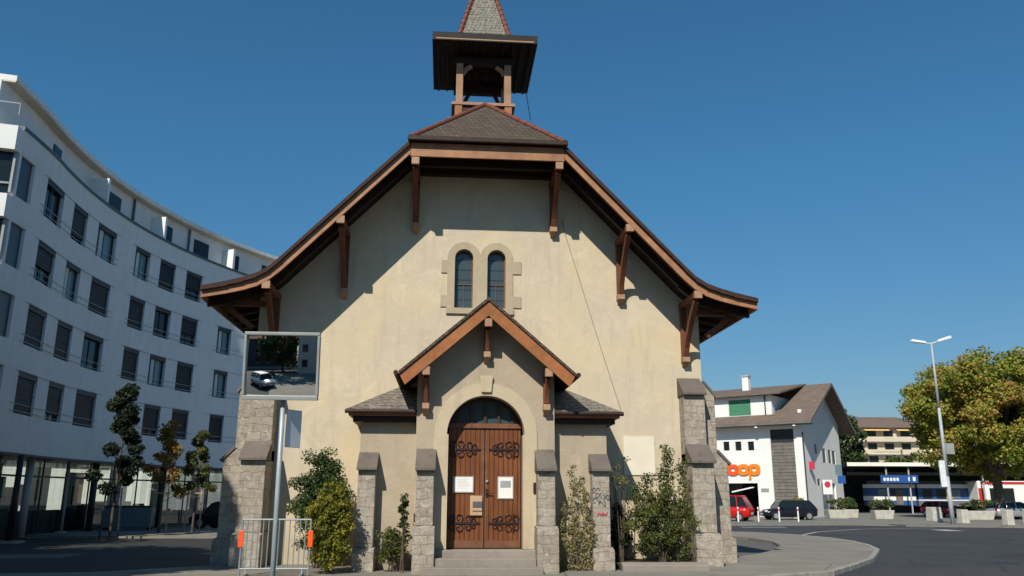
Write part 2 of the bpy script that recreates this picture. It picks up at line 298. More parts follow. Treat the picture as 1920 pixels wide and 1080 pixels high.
# ============================================================= GROUND
gm = MB().face([(-1500, -1500, 0), (1500, -1500, 0), (1500, 1500, 0), (-1500, 1500, 0)]); struct(gm.build('ground', 'ground'))
def sheet(name, pts, z, mat): return struct(MB().face([(x, y, z) for x, y in pts]).build(name, mat))
def slabtop(name, pts, z, mat): return struct(MB().slab([(x, y, z) for x, y in pts], z-.002).build(name, mat))
def smoothpts(pts, n=5, closed=True):
    out = []; N = len(pts)
    for i in range(N):
        p0, p1, p2, p3 = (Vector(pts[(i+k-1) % N]) for k in range(4))
        for j in range(n):
            t = j/n; out.append(tuple(.5*((2*p1)+(p2-p0)*t+(2*p0-5*p1+4*p2-p3)*t*t+(3*p1-p0-3*p2+p3)*t**3)))
    return out
sheet('road', [(-60, -40), (60, -40), (75, 22), (60, 33), (36, 28.2), (30, 31.5), (24, 34), (10, 35), (7.5, 24), (6.5, 14), (-7, 14), (-7, 16), (-10, 16), (-12, 15.4), (-60, 13)], .004, 'asphalt')
sheet('side_road', [(-40, -3.5), (-9.5, -2.2), (-6.2, .6), (-6.2, 15.3), (-11, 15.7), (-20.5, 16.3), (-40, 17)], .008, 'asphaltd')
edge = [(8.5, -2.45), (10.2, -.3), (11.7, 1.7), (13.0, 3.9), (14.2, 6.0), (15.2, 8.6), (15.9, 11.2), (16.2, 14), (15.8, 17.2), (14.6, 19.6), (12.6, 21.2), (9, 22)]
inner = [(9, 19.5), (10.6, 18.6), (11.9, 16.6), (12.5, 14), (12.4, 11), (11.6, 8.2), (10.2, 5.4), (8.8, 3.4), (7.4, 2.2)]
poly = [(-40, -8), (-12, -6.5), (-2, -5.6), (4, -4.9)]+edge+inner+[(7.2, 15), (-6.2, 15), (-6.2, .5), (-6.55, .1), (-9.2, -2.1), (-40, -6)]
slabtop('pavement', poly, .12, 'pave')
kb = MB(); full = [(-12, -6.5), (-2, -5.6), (4, -4.9)]+edge
for a, b in zip(full[:-1], full[1:]):
    A, B = Vector(a), Vector(b); n_ = max(1, round((B-A).length/.9))
    for i in range(n_): p = A.lerp(B, i/n_); q = A.lerp(B, (i+1)/n_-.012/(B-A).length*n_/n_); kb.beam((*p, .058), (*q, .058), .16, .135)
struct(kb.build('kerb', 'kerb', bevel=.015))
sheet('courtyard', [(5.9, .2)]+inner[::-1]+[(9, 30), (5.9, 30)], .012, 'court')
slabtop('plaza', [FP(9, 55)[:2], FP(26, 58.5)[:2], FP(26, 56)[:2], FP(31, 54.5)[:2], FP(44, 53)[:2], FP(120, 50)[:2], FP(160, 97)[:2], FP(0, 101)[:2]], .10, 'plaza')
slabtop('front_pavement', [(-42, 19.5), (-21.5, 17.6), (-14.5, 15.7), (-9, 15.7), (-9, 24), (-42, 26)], .09, 'pave')
for n_, pts in (('road_marking', [FP(25.0, 49.0), FP(26.1, 49.0), FP(26.1, 51), FP(25.0, 51)]), ('road_marking', [FP(14.5, 53.3), FP(17.4, 53.5), FP(17.4, 54.1), FP(14.5, 53.9)]), ('road_marking', [FP(9.7, 53), FP(12.4, 53.1), FP(12.4, 53.7), FP(9.7, 53.6)])):
    sheet(n_, [p[:2] for p in pts], .0085, 'line')
ln = [(16.0, 17.2), (19.5, 22.5), (24, 26.5), (30, 28.6)]
lm = MB()
for a, b in zip(ln[:-1], ln[1:]):
    d = (Vector(b)-Vector(a)).normalized(); n_ = Vector((-d.y, d.x))*.09; A, B = Vector(a), Vector(b); lm.face([(*(A-n_), .0087), (*(B-n_), .0087), (*(B+n_), .0087), (*(A+n_), .0087)])
struct(lm.build('road_edge_line', 'line'))
sheet('asphalt_patch', [(17.5, 1.5), (19.8, 3.2), (18.6, 5.0), (16.2, 3.4)], .0065, 'asphaltd'); sheet('asphalt_patch', [(22, 9), (30, 12), (29.7, 12.9), (21.7, 9.9)], .0065, 'asphaltd'); sheet('asphalt_patch', [(-17, 3.5), (-12.5, 4), (-12.6, 6), (-17, 5.4)], .0105, 'court')
mh = MB().tube((15.6, 1.2, .001), (15.6, 1.2, .0075), .34, None, 24); struct(mh.build('manhole_cover', 'frame'))
# ============================================================= CHURCH
CH = thing('church', 'small cream plastered church with brown half hipped roof, open belfry and gabled porch', 'church')
PR = [(2.17, 11.47), (5.45, 8.02), (5.75, 7.72), (6.05, 7.53), (6.4, 7.40), (6.8, 7.29), (7.46, 7.14)]
def rooftop(x):
    x = abs(x); pts = [(0, 13.75)]+PR
    for a, b in zip(pts[:-1], pts[1:]):
        if a[0] <= x <= b[0]: return a[1]+(b[1]-a[1])*(x-a[0])/(b[0]-a[0])
    return pts[-1][1]
WC = ((-.585, .265), (.36, .265)); ZS = 8.6; ZB = 7.1
def wintop(x, k=0.):
    for c, r in WC:
        if abs(x-c) < r+k: return ZS+math.sqrt(max(0, (r+k)**2-(x-c)**2))
    return None
xs = sorted(set([-6.3, -5.9, -5.6, -5, -4, -3, -2.17, 2.17, 3, 4, 5, 5.6, 5.9, 6.3, -1.2, 1.1]+[round(c+r*math.sin(math.pi/2*i/8), 5) for c, r in WC for i in range(-8, 9)]))
wtop = lambda x: min(rooftop(x)-.16, 11.5)
w = MB()
w.strip(xs, lambda x: 0 if wintop(x) is None else wintop(x), wtop, 0, .45)
w.strip(xs, lambda x: 0, lambda x: 0 if wintop(x) is None else ZB, 0, .45)
w.box(-6.3, -5.85, .45, 15, 0, 7.3); w.box(5.85, 6.3, .45, 15, 0, 7.3); w.box(-5.85, 5.85, 14.6, 15, 0, 7.3)
w.build('wall', 'plaster', CH)
# twin window
win = MB(); o = win
top2 = lambda x: max([ZS+math.sqrt(max(0, (r+.215)**2-(x-c)**2)) for c, r in WC if abs(x-c) < r+.215] or [ZS])
x2 = sorted(set([-1.065, .84]+[round(c+(r+.215)*math.sin(math.pi/2*i/10), 5) for c, r in WC for i in range(-10, 11) if -1.07 < c+(r+.215)*math.sin(math.pi/2*i/10) < .845]+[round(c+r*math.sin(math.pi/2*i/8), 5) for c, r in WC for i in range(-8, 9)]))
o.strip(x2, lambda x: ZB-.0 if wintop(x) is None else wintop(x), top2, -.035, .10)
for s0, s1 in ((-1.24, -1.065), (.84, 1.08)):
    o.box(s0, s1, -.035, .1, 7.13, 7.47); o.box(s0, s1, -.035, .1, 8.14, 8.52)
surr = o.build('window_surround', 'trim', CH)
MB().box(-1.08, .86, -.07, .1, 6.93, 7.098).build('window_sill', 'trim', CH)
for c, r in WC:
    wf = MB(); pa = [(c-r, ZB)]+arc(c, ZS, r, math.pi, 0, 14)+[(c+r, ZB)]
    gl = MB().prismY(pa, .22, .24).build('window', 'church_glass', CH)
    fm = MB()
    for a, b in zip(pa[:-1], pa[1:]): fm.beam((a[0]*.97+c*.03, .20, a[1]), (b[0]*.97+c*.03, .20, b[1]), .05, .05)
    fm.beam((c-r, .2, ZB+.02), (c+r, .2, ZB+.02), .04, .05); fm.beam((c-r, .2, 7.85), (c+r, .2, 7.85), .03, .03); fm.beam((c, .2, 7.1), (c, .2, 7.85), .02, .02)
    fm.build('window_frame', 'doorframe', gl)
    ld = MB()
    for k in range(1, 6): ld.beam((c-r, .214, ZB+k*.3), (c+r, .214, ZB+k*.3), .012, .012)
    ld.build('leading', 'iron', gl)
# roof
rf = MB(); YB = 15.6
for s in (-1, 1):
    for a, b in zip(PR[:-1], PR[1:]):
        rf.slab([(s*a[0], -1.70, a[1]), (s*b[0], -1.70, b[1]), (s*b[0], YB, b[1]), (s*a[0], YB, a[1])], .10)
    rf.slab([(s*2.17, -1.70, 11.47), (s*2.17, YB, 11.47), (0, YB, 13.75), (0, .55, 13.75)], .10)
rf.slab([(-2.17, -1.74, 11.55), (2.17, -1.74, 11.55), (0, .55, 13.78)], .10)
roof = rf.build('roof', 'slate', CH)
rc = MB()
for s in (-1, 1):
    for i in range(11):
        p = Vector((s*2.17, -1.74, 11.58)).lerp(Vector((0, .55, 13.81)), i/11); q = Vector((s*2.17, -1.74, 11.58)).lerp(Vector((0, .55, 13.81)), (i+1.12)/11); rc.tube(p, q, .075, .06, 8)
rc.tube((0, .55, 13.8), (0, YB, 13.8), .08); rc.build('ridge_tile', 'ridge', roof)
MB().box(-2.24, 2.24, -1.86, -1.745, 11.44, 11.575).build('gutter', 'dark', roof, bevel=.02)
# soffit boards and rafters
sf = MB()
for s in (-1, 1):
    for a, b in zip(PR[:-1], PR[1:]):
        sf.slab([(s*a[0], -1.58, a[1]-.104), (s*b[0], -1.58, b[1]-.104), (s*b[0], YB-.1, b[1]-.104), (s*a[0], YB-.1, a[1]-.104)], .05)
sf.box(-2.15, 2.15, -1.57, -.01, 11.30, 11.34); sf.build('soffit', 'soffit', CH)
for s in (-1, 1):
    rb = MB(); y = -.95
    for a, b in zip(PR[:-1], PR[1:]):
        rb.hexa([(s*a[0], y-.07, a[1]-.42), (s*b[0], y-.07, b[1]-.36), (s*b[0], y+.07, b[1]-.36), (s*a[0], y+.07, a[1]-.42), (s*a[0], y-.07, a[1]-.156), (s*b[0], y-.07, b[1]-.156), (s*b[0], y+.07, b[1]-.156), (s*a[0], y+.07, a[1]-.156)])
    rb.build('rafter', 'dark', CH)
    for k in range(18):
        y = .9+k*.85; MB().beam((s*6.3, y, rooftop(6.3)-.24), (s*7.36, y, rooftop(7.36)-.22), .10, .13).build('eave_rafter', 'dark', CH)
MB().box(-2.1, 2.1, -.9, -.72, 11.08, 11.298).build('cross_beam', 'dark', CH); MB().box(-1.98, 1.98, -.22, -.004, 11.10, 11.296).build('cross_beam', 'dark', CH)
# wall beams directly under the verge
# fascia boards
for s in (-1, 1):
    fb = MB()
    for a, b in zip(PR[:-1], PR[1:]):
        off = lambda p: .36 if p[0] < 5.6 else .33-.06*(p[0]-5.6)/1.9
        fb.hexa([(s*a[0], -1.645, a[1]-off(a)), (s*b[0], -1.645, b[1]-off(b)), (s*b[0], -1.585, b[1]-off(b)), (s*a[0], -1.585, a[1]-off(a)),
                 (s*a[0], -1.645, a[1]-.106), (s*b[0], -1.645, b[1]-.106), (s*b[0], -1.585, b[1]-.106), (s*a[0], -1.585, a[1]-.106)])
    fb.build('fascia', 'fascia', CH)
    fl = MB()
    for a, b in zip(PR[:-1], PR[1:]):
        fl.hexa([(s*a[0], -1.745, a[1]-.11), (s*b[0], -1.745, b[1]-.09), (s*b[0], -1.702, b[1]-.09), (s*a[0], -1.702, a[1]-.11),
                 (s*a[0], -1.745, a[1]+.025), (s*b[0], -1.745, b[1]+.025), (s*b[0], -1.702, b[1]+.025), (s*a[0], -1.702, a[1]+.025)])
    fl.build('verge_strip', 'verge', CH)
    se = MB(); se.box(min(s*7.42, s*7.475), max(s*7.42, s*7.475), -1.58, YB, 6.86, 7.03); se.build('eave_board', 'fascia', CH)
MB().box(-2.16, 2.16, -1.65, -1.59, 11.04, 11.44).build('fascia', 'fascia', CH)
# brackets
def bracket(X, zt, zb, yend, parent, yw=0, w_=.17):
    zt -= .02; b = MB()
    b.box(X-w_/2, X+w_/2, yw-.16, yw-.004, zb+.12, zt-.16)
    b.box(X-w_/2-.01, X+w_/2+.01, yend+.06, yw-.004, zt-.158, zt)
    n = 7; P = []
    for i in range(n+1):
        t_ = i/n; P.append((yw-.20+(yend+.22-yw+.20)*t_**1.25, zb+.17+(zt-.22-zb-.17)*(t_**.9)))
    for a, c in zip(P[:-1], P[1:]): b.beam((X, a[0], a[1]), (X, c[0], c[1]), w_-.03, .15)
    o = b.build('bracket', 'brace', parent, bevel=.008)
    e = MB().box(X-w_/2-.015, X+w_/2+.015, yw-.26, yw-.006, zb, zb+.14); e.prismX([(yw-.2, zb), (yw-.01, zb), (yw-.01, zb-.14)], X-.07, X+.07)
    e.build('corbel_block', 'blockw', o)
    MB().box(X-w_/2-.02, X+w_/2+.02, yend-.02, yend+.062, zt-.20, zt+.0).build('beam_end', 'blockw', o)
    return o
for s in (-1, 1):
    bracket(s*2.02, 11.04, 9.42, -1.62, CH); bracket(s*3.98, 9.25, 7.42, -1.62, CH); bracket(s*5.82, 7.38, 5.62, -1.62, CH)
    # side eave struts
    b = MB().beam((s*6.32, -.6, 6.3), (s*7.2, -.6, 6.98), .12, .14); b.beam((s*5.9, -.6, 6.95), (s*7.35, -.6, 6.98), .14, .14); b.build('strut', 'brace', CH)
# lightning cable and plaque
cb = MB(); MB().path([(1.66, 4.5, 16.5), (1.72, 2.0, 13.0)], .014, 5).build('roof_cable', 'coping', CH); cb.path([(2.3, -.03, 9.9), (2.38, -.03, 9.45), (2.75, -.02, 8.2), (3.3, -.02, 6.3), (3.93, -.02, 4.2)], .009, 5)
cb.build('lightning_cable', 'cable', CH)
MB().box(3.96, 4.84, -.035, -.002, 2.45, 3.5).build('plaque', 'pinkw', CH)['label'] = 'blank whitish rectangular plaque on the facade'
# belfry
BY = 2.95
bs = MB(); bs.box(-.96, .96, BY-.90, BY+.90, 13.0, 14.50); bel = bs.build('belfry', 'dark', CH)
lg = MB().box(-1.06, 1.06, BY-.98, BY+.98, 14.50, 14.60)
lg.build('ledge', 'post', bel)
for sx in (-1, 1):
    for sy in (-1, 1): MB().box(sx*.83-.12, sx*.83+.12, BY+sy*.83-.12, BY+sy*.83+.12, 13.6 if sy > 0 else 13.62, 14.497).build('post_base', 'fascia_new', bel) if sy < 0 else None
    for sy in (-1, 1):
        MB().box(sx*.81-.115, sx*.81+.115, BY+sy*.81-.115, BY+sy*.81+.115, 14.602, 16.05).build('post', 'post', bel, bevel=.01)
        fb = MB()
        P = [(sx*(.70-.50*(i/6)), 15.25+.78*math.sin(math.pi/2*i/6)) for i in range(7)] if sy > 0 else [(sx*.70, 15.70), (sx*.60, 15.88), (sx*.42, 16.02)]
        for a, c in zip(P[:-1], P[1:]): fb.beam((a[0], BY+sy*.8, a[1]), (c[0], BY+sy*.8, c[1]), .08, .13)
        fb.build('brace', 'post' if sy < 0 else 'dark', bel)
for sx in (-1, 1):
    fb = MB(); fb.box(sx*.81-.08, sx*.81+.08, BY-.69, BY+.69, 15.98, 16.2); fb.build('side_beam', 'dark', bel)
MB().box(-1.0, 1.0, BY-.92, BY-.70, 16.052, 16.3).build('top_beam', 'canopy', bel); MB().box(-1.0, 1.0, BY+.70, BY+.92, 15.80, 16.3).build('top_beam', 'canopy', bel)
# canopy: flat soffit with rafters, flared roof, spire
cn = MB(); S = 1.74; A = 1.0
cn.box(-S+.08, S-.08, BY-S+.08, BY+S-.08, 16.42, 16.50)
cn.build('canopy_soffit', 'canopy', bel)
cr_ = MB()
for k in range(-5, 6): cr_.box(k*.31-.035, k*.31+.035, BY-S+.1, BY+S-.1, 16.33, 16.418)
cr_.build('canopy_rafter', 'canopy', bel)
ce = MB()
for a in ((-S, S, BY-S, BY-S+.075), (-S, S, BY+S-.075, BY+S), (-S, -S+.075, BY-S+.077, BY+S-.077), (S-.075, S, BY-S+.077, BY+S-.077)): ce.box(a[0], a[1], a[2], a[3], 16.42, 16.70)
ce.build('canopy_edge', 'canopy', bel)
MB().box(-S+.12, S-.12, BY-S-.012, BY-S-.002, 16.45, 16.49).build('canopy_trim', 'blockw', bel)
cr2 = MB(); q = [(-S, BY-S), (S, BY-S), (S, BY+S), (-S, BY+S)]
for i in range(4):
    a, b = q[i], q[(i+1) % 4]; c = lambda p: (p[0]*A/S*.9, BY+(p[1]-BY)*A/S*.9)
    cr2.face([(*a, 16.705), (*b, 16.705), (*c(b), 16.98), (*c(a), 16.98)])
cr2.build('canopy_roof', 'slate', bel)
sp = MB(); h0 = .9; q = [(-h0, -h0), (h0, -h0), (h0, h0), (-h0, h0)]
for i in range(4):
    a, b = q[i], q[(i+1) % 4]; sp.face([(a[0], BY+a[1], 16.98), (b[0], BY+b[1], 16.98), (0, BY, 20.6)])
spire = sp.build('spire', 'spire', bel)
rd = MB()
for a in q:
    for i in range(16):
        P = Vector((a[0], BY+a[1], 16.98)); Q = Vector((0, BY, 20.6)); rd.tube(P.lerp(Q, i/16), P.lerp(Q, (i+1.15)/16), .095, .075, 6)
rd.build('ridge_tile', 'ridge', spire)
# buttresses
def buttress(parent, x0, x1, yb, stages, plinth, xpl=.05, mat='stone'):
    """front-facing buttress; stages: (y_front, z_top, y_next) from the bottom up; sloped cap on each"""
    b = MB(); caps = []; z = .05
    if plinth: b.box(x0-xpl, x1+xpl, stages[0][0]-.22, yb, z, plinth-.06); b.prismX([(stages[0][0]-.22, plinth-.06), (stages[0][0], plinth), (yb, plinth), (yb, plinth-.06)], x0-xpl, x1+xpl); z = plinth
    for yf, zt, yn in stages:
        b.box(x0, x1, yf, yb, z, zt)
        caps.append(MB().prismX([(yf-.14, zt+.002), (yf-.14, zt+.07), (yn, zt+.07+(yn-yf+.14)*.75), (yn, zt+.002)], x0-.035, x1+.035)); z = zt+.002
        b.box(x0, x1, yn, yb, z, zt+.3) if yn < yb-.05 else None
    o = b.build('buttress', mat, parent, bevel=.02)
    for c in caps: c.build('buttress_cap', 'cap', o, bevel=.012)
    return o
for s in (-1, 1):
    a, b = (5.6, 6.2) if s > 0 else (-6.24, -5.6)
    buttress(CH, a, b, -.002, [(-1.0, 2.74, -.52), (-.5, 4.63, -.004)], .95)
    # side buttress, stepping outwards
    sb = MB(); pts = [(6.302, .05), (7.02, .05), (7.02, .7), (6.93, .78), (6.93, 2.76), (6.5, 3.2), (6.66, 3.2), (6.66, 4.62), (6.302, 5.05)]
    sb.prismY([(s*x, z) for x, z in [(6.302, .05), (7.06, .05), (7.06, .75), (6.94, .8), (6.94, 2.78), (6.66, 3.06), (6.66, 4.66), (6.302, 5.1)]], .03, .68)
    so_ = sb.build('buttress', 'stone', CH, bevel=.02)
    MB().beam((s*7.02, .355, 2.76), (s*6.66, .355, 3.14), .72, .07).build('buttress_cap', 'cap', so_); MB().beam((s*6.74, .355, 4.62), (s*6.34, .355, 5.1), .72, .07).build('buttress_cap', 'cap', so_)
# ---- porch
PY = -2.15
def ptop(x): return 6.70-.87*abs(x)
arcR = .975; ZSP = 3.37
def arcz(x, r=arcR): return ZSP+math.sqrt(max(0, r*r-x*x))
xs = sorted(set([-1.74, -1.4, 0, 1.4, 1.74]+[round(arcR*math.sin(math.pi/2*i/12), 5) for i in range(-12, 13)]))
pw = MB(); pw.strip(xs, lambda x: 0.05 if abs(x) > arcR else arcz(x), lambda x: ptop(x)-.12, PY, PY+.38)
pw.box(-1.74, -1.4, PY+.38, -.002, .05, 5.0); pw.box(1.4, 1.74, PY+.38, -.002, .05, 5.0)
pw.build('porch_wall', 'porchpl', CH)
xs = sorted(set([-1.29, 1.29]+[round(1.29*math.sin(math.pi/2*i/14), 5) for i in range(-14, 15)]+[round(arcR*math.sin(math.pi/2*i/12), 5) for i in range(-12, 13)]))
ps = MB(); ps.strip(xs, lambda x: .62 if abs(x) > arcR else arcz(x), lambda x: ZSP+math.sqrt(max(0, 1.29**2-x*x)), PY-.035, PY-.003)
for s in (-1, 1):
    xa, xb = sorted((s*.935, s*.974)); ps.box(xa, xb, PY-.035, PY+.36, .62, ZSP)
ps.build('door_surround', 'trim2', CH)
ky = MB().prismY([(-.13, 4.42), (.13, 4.42), (.17, 4.84), (-.17, 4.84)], PY-.10, PY-.036); ky.build('keystone', 'trim2', CH, bevel=.015)
pr = MB()
for s in (-1, 1): pr.slab([(0, -2.95, 6.74), (s*2.19, -2.95, 6.74-.87*2.19), (s*2.19, -.003, 6.74-.87*2.19), (0, -.003, 6.74)], .085)
proof = pr.build('porch_roof', 'slate', CH)
for s in (-1, 1):
    f = MB().hexa([(0, -2.90, 6.27), (s*2.03, -2.90, 6.27-.87*2.03), (s*2.03, -2.84, 6.27-.87*2.03), (0, -2.84, 6.27), (0, -2.90, 6.645), (s*2.17, -2.90, 6.645-.87*2.17), (s*2.17, -2.84, 6.645-.87*2.17), (0, -2.84, 6.645)])
    f.build('porch_fascia', 'fascia_new', CH)
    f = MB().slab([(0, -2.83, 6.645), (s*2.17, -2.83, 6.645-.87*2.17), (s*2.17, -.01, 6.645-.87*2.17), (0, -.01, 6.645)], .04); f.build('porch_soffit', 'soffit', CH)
    g = MB().tube((s*2.26, -2.9, 4.80), (s*2.26, -.05, 4.80), .06); g.build('gutter', 'dark', proof)
    bracket(s*1.52, 4.98, 3.98, -2.86, CH, PY, .14)
bracket(0, 6.22, 5.30, -2.86, CH, PY, .14)
# wings
for s in (-1, 1):
    X = lambda v: s*v
    a, b = sorted((X(1.742), X(3.15)))
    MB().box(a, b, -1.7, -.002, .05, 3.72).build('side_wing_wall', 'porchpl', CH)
    r_ = MB(); r_.slab([(X(1.745), -2.12, 3.98), (X(3.5), -2.12, 3.98), (X(2.35), -.003, 4.80), (X(1.745), -.003, 4.80)], .07); r_.slab([(X(3.5), -2.12, 3.98), (X(3.5), -.003, 3.98), (X(2.35), -.003, 4.80)], .07)
    wr = r_.build('side_wing_roof', 'wing', CH)
    a, b = sorted((X(1.75), X(3.44))); e = MB().box(a, b, -2.08, -2.02, 3.82, 3.90); a2, b2 = sorted((X(3.38), X(3.44))); e.box(a2, b2, -2.02, -.004, 3.82, 3.90); e.build('eave_trim', 'fascia', wr)
    a, b = sorted((X(1.75), X(3.34))); MB().box(a, b, -1.95, -.006, 3.68, 3.82).build('eave_soffit', 'dark', wr)
    a, b = sorted((X(1.75), X(3.52))); MB().tube((a, -2.17, 3.92), (b, -2.17, 3.92), .055).build('gutter', 'dark', wr)
    a, b = sorted((X(1.26), X(1.68))); buttress(CH, a, b, PY-.002, [(-2.66, 2.46, PY-.004)], 1.18)
    a, b = sorted((X(2.70), X(3.13))); buttress(CH, a, b, -1.702, [(-2.08, 2.48, -1.704)], .66)
# steps
st = MB(); st.box(-.93, .93, PY+.02, -1.5, .05, .6); st.build('door_sill', 'step', CH)
MB().box(-1.22, 1.22, -2.42, PY-.036, .05, .615).build('step', 'step', CH, bevel=.02)
MB().box(-1.26, 1.20, -2.78, -2.422, .05, .45).build('step', 'step', CH, bevel=.02)
MB().box(-1.50, 1.32, -3.22, -2.93, .05, .28).box(-1.20, 1.18, -2.93, -2.782, .05, .28).build('step', 'step', CH, bevel=.02)
# door
DY = -1.68
for s in (-1, 1):
    a, b = sorted((s*.012, s*.915)); leaf = MB().box(a, b, DY, DY+.06, .62, 3.56).build('door', 'door', CH)
    tr = MB().box(a, b, DY-.022, DY-.002, .63, .80); tr.box(a, a+.05, DY-.012, DY-.002, .80, 3.5); tr.box(b-.05, b, DY-.012, DY-.002, .80, 3.5); tr.build('door_rail', 'doorframe', leaf)
    for zc in (1.22, 3.03):
        h = MB(); h.box(min(s*.10, s*.88), max(s*.10, s*.88), DY-.035, DY-.013, zc-.022, zc+.022)
        for xc, R0 in ((.80, .085), (.62, .10), (.40, .085), (.27, .06)):
            for u in (-1, 1):
                P = [(s*xc, DY-.024, zc)]
                for i in range(17):
                    th = -math.pi/2+i/16*2*math.pi*.98; rr = R0*(1-.45*i/16)
                    P.append((s*(xc+(1 if xc > .7 else -1)*(rr*math.cos(th))), DY-.024, zc+u*(R0*1.25+rr*math.sin(th))))
                h.path(P, .014, 5)
        h.tube((s*.74, DY-.024, zc-.22), (s*.74, DY-.024, zc+.22), .02)
        h.build('strap_hinge', 'iron', leaf)
    if s < 0:
        MB().box(-.80, -.27, DY-.03, DY-.0135, 1.95, 2.36).build('notice_frame', 'greyplate', leaf)
        n = MB().box(-.775, -.295, DY-.034, DY-.0315, 1.975, 2.335).build('notice', 'paper', leaf); n['label'] = 'landscape white paper notice with faint lines'
        l = MB(); [l.box(-.68, -.39+.03*math.sin(k*5), DY-.0365, DY-.0345, 2.27-k*.035, 2.278-k*.035) for k in range(7)]; l.build('notice_print', 'ink2', n)
        lb = MB().box(-.36, -.05, DY-.07, DY-.0135, 1.40, 1.88).build('letterbox', 'letter', leaf, bevel=.01)
        MB().box(-.29, -.055, DY-.085, DY-.072, 1.60, 1.74).box(-.29, -.055, DY-.082, DY-.072, 1.50, 1.52).build('letter_slot', 'letterd', lb)
    else:
        MB().box(.33, .74, DY-.03, DY-.0135, 1.80, 2.36).build('notice_frame', 'greyplate', leaf)
        n = MB().box(.355, .715, DY-.034, DY-.0315, 1.825, 2.335).build('notice', 'paper', leaf); n['label'] = 'portrait white notice with a grey picture'
        MB().box(.40, .67, DY-.0365, DY-.0345, 2.08, 2.25).build('notice_picture', 'ink', n)
        MB().tube((.06, DY-.06, 2.24), (.06, DY-.012, 2.24), .03).build('lock', 'galv', leaf)
        MB().box(.03, .09, DY-.03, DY-.0135, 1.85, 2.05).tube((.06, DY-.07, 1.95), (.20, DY-.07, 1.94), .014).tube((.06, DY-.08, 1.95), (.06, DY-.02, 1.95), .014).build('handle', 'iron', leaf)
MB().box(-.97, .97, DY-.05, DY+.08, 3.562, 3.68).build('transom', 'doorframe', CH)
fl = MB().prismY([(-.93, 3.68)]+arc(0, 3.37, .955, math.pi-.335, .335, 20)[1:-1]+[(.93, 3.68)], DY+.05, DY+.06).build('fanlight', 'church_glass', CH)
fm = MB()
for x in (-.70, -.35, 0, .35, .70):
    fm.box(x-.035, x+.035, DY-.02, DY+.045, 3.68, arcz(x, .95)-.02)
pa = arc(0, 3.37, .93, math.pi-.32, .32, 20)
for a, b in zip(pa[:-1], pa[1:]): fm.beam((a[0], DY+.01, a[1]), (b[0], DY+.01, b[1]), .07, .06)
fm.build('fanlight_frame', 'door_frame_shade', fl)  # arch shadow sits in this frame's dark colour
MB().box(1.19, 1.26, PY-.08, PY-.037, 1.95, 2.2).build('bell_push', 'iron', CH)
MB().box(-.9, .9, DY+.1, -.01, .62, 4.3).build('vestibule', 'darkint', CH)
gr = MB()
for i, (x, z) in enumerate([(2.78, 2.02), (2.86, 1.9), (2.8, 1.78), (2.93, 1.7), (3.02, 1.85)]):
    P = [(x+.09*math.cos(t*.9+i), -2.088, z+.07*math.sin(t*1.7+i*2)) for t in np.linspace(0, 5, 9)]; gr.path(P, .011, 4)
gr.build('graffiti', 'coping', CH)
gr = MB(); gr.path([(2.8+.05*k, -2.088, 1.42+.06*(k % 2)) for k in range(6)], .017, 4); gr.build('graffiti', 'signred', CH)
# flower bed edging
tag(MB().prismX([(-2.4, .1), (-2.15, .1), (-2.15, .32), (-2.4, .26)], 3.35, 5.5).build('bed_edging', 'step', bevel=.02), 'low worn stone edging along the bed under the right hand shrub', 'edging')
tag(MB().slab([(3.35, -2.145, .24), (5.55, -2.145, .24), (5.55, -.02, .24), (3.35, -.02, .24)], .1).build('soil', 'soil'), 'dark soil of the bed behind the worn stone edging', 'soil', kind='stuff')
# ============================================================= PLANTS BY THE CHURCH
def shrub(name, label, c, r, ncl, cr, n, size, mat, seed, stems=7, cat='shrub', extra=None, inner=.35, group=None):
    t_ = thing(name, label, cat, (c[0], c[1], .12), 0, group)
    cl = ell_clumps((0, 0, c[2]-.12), r, ncl, seed, inner)
    if extra is not None: cl = np.vstack([cl, np.array(extra)])
    leaves(cl, cr, n, size, seed, 'foliage', mat, t_)
    g = random.Random(seed); s_ = MB()
    for k in range(stems):
        e = cl[g.randrange(len(cl))]; s_.path([(g.uniform(-.1, .1), g.uniform(-.06, .06), 0), (e[0]*.5, e[1]*.5, e[2]*.5), tuple(e)], [.022, .014, .006], 5)
    s_.build('stem', 'bark', t_); return t_
shrub('yellow_shrub', 'yellow green leafy shrub beside the left outer porch buttress', (-3.66, -2.75, 1.15), (.54, .38, 1.05), 140, .18, 15000, .058, 'leafY', 3)
shrub('dark_shrub', 'tall dark green shrub against the facade behind the yellow one', (-4.15, -1.2, 1.75), (.80, .5, 1.25), 170, .22, 19000, .06, 'leafD', 4)
shrub('low_shrub', 'low dark leafy plant growing between left porch buttresses', (-2.2, -2.3, .72), (.42, .2, .5), 50, .15, 3200, .055, 'leafM', 5)
shrub('climbing_rose', 'thin green climber on the left side of the porch', (-1.95, -2.5, 1.45), (.12, .08, .55), 14, .1, 500, .07, 'leafG', 6, 3)
g = random.Random(8)
cl = [(x+g.uniform(-.08, .08), g.uniform(-.1, .1), z) for x, h in ((-.28, 1.6), (-.05, 2.45), (.22, 2.3), (.3, 1.2)) for z in np.arange(.1, h, .13)]
shrub('climbing_plant', 'sparse straggly climber between the right hand porch buttresses', (2.25, -2.15, 1.0), (.3, .1, .9), 10, .12, 3600, .05, 'leafC', 7, 9, extra=cl)
cl = [(x+g.uniform(-.06, .06), g.uniform(-.1, .1), z) for x, h in ((.22, 3.0), (.62, 2.7), (-.35, 2.3), (-.6, 2.1), (.05, 2.4)) for z in np.arange(1.3, h, .12)]
shrub('garden_shrub', 'large wild green shrub with tall shoots under the white plaque', (4.6, -1.35, 1.15), (.98, .55, 1.0), 120, .19, 13500, .058, 'leafM', 9, 12, extra=cl)
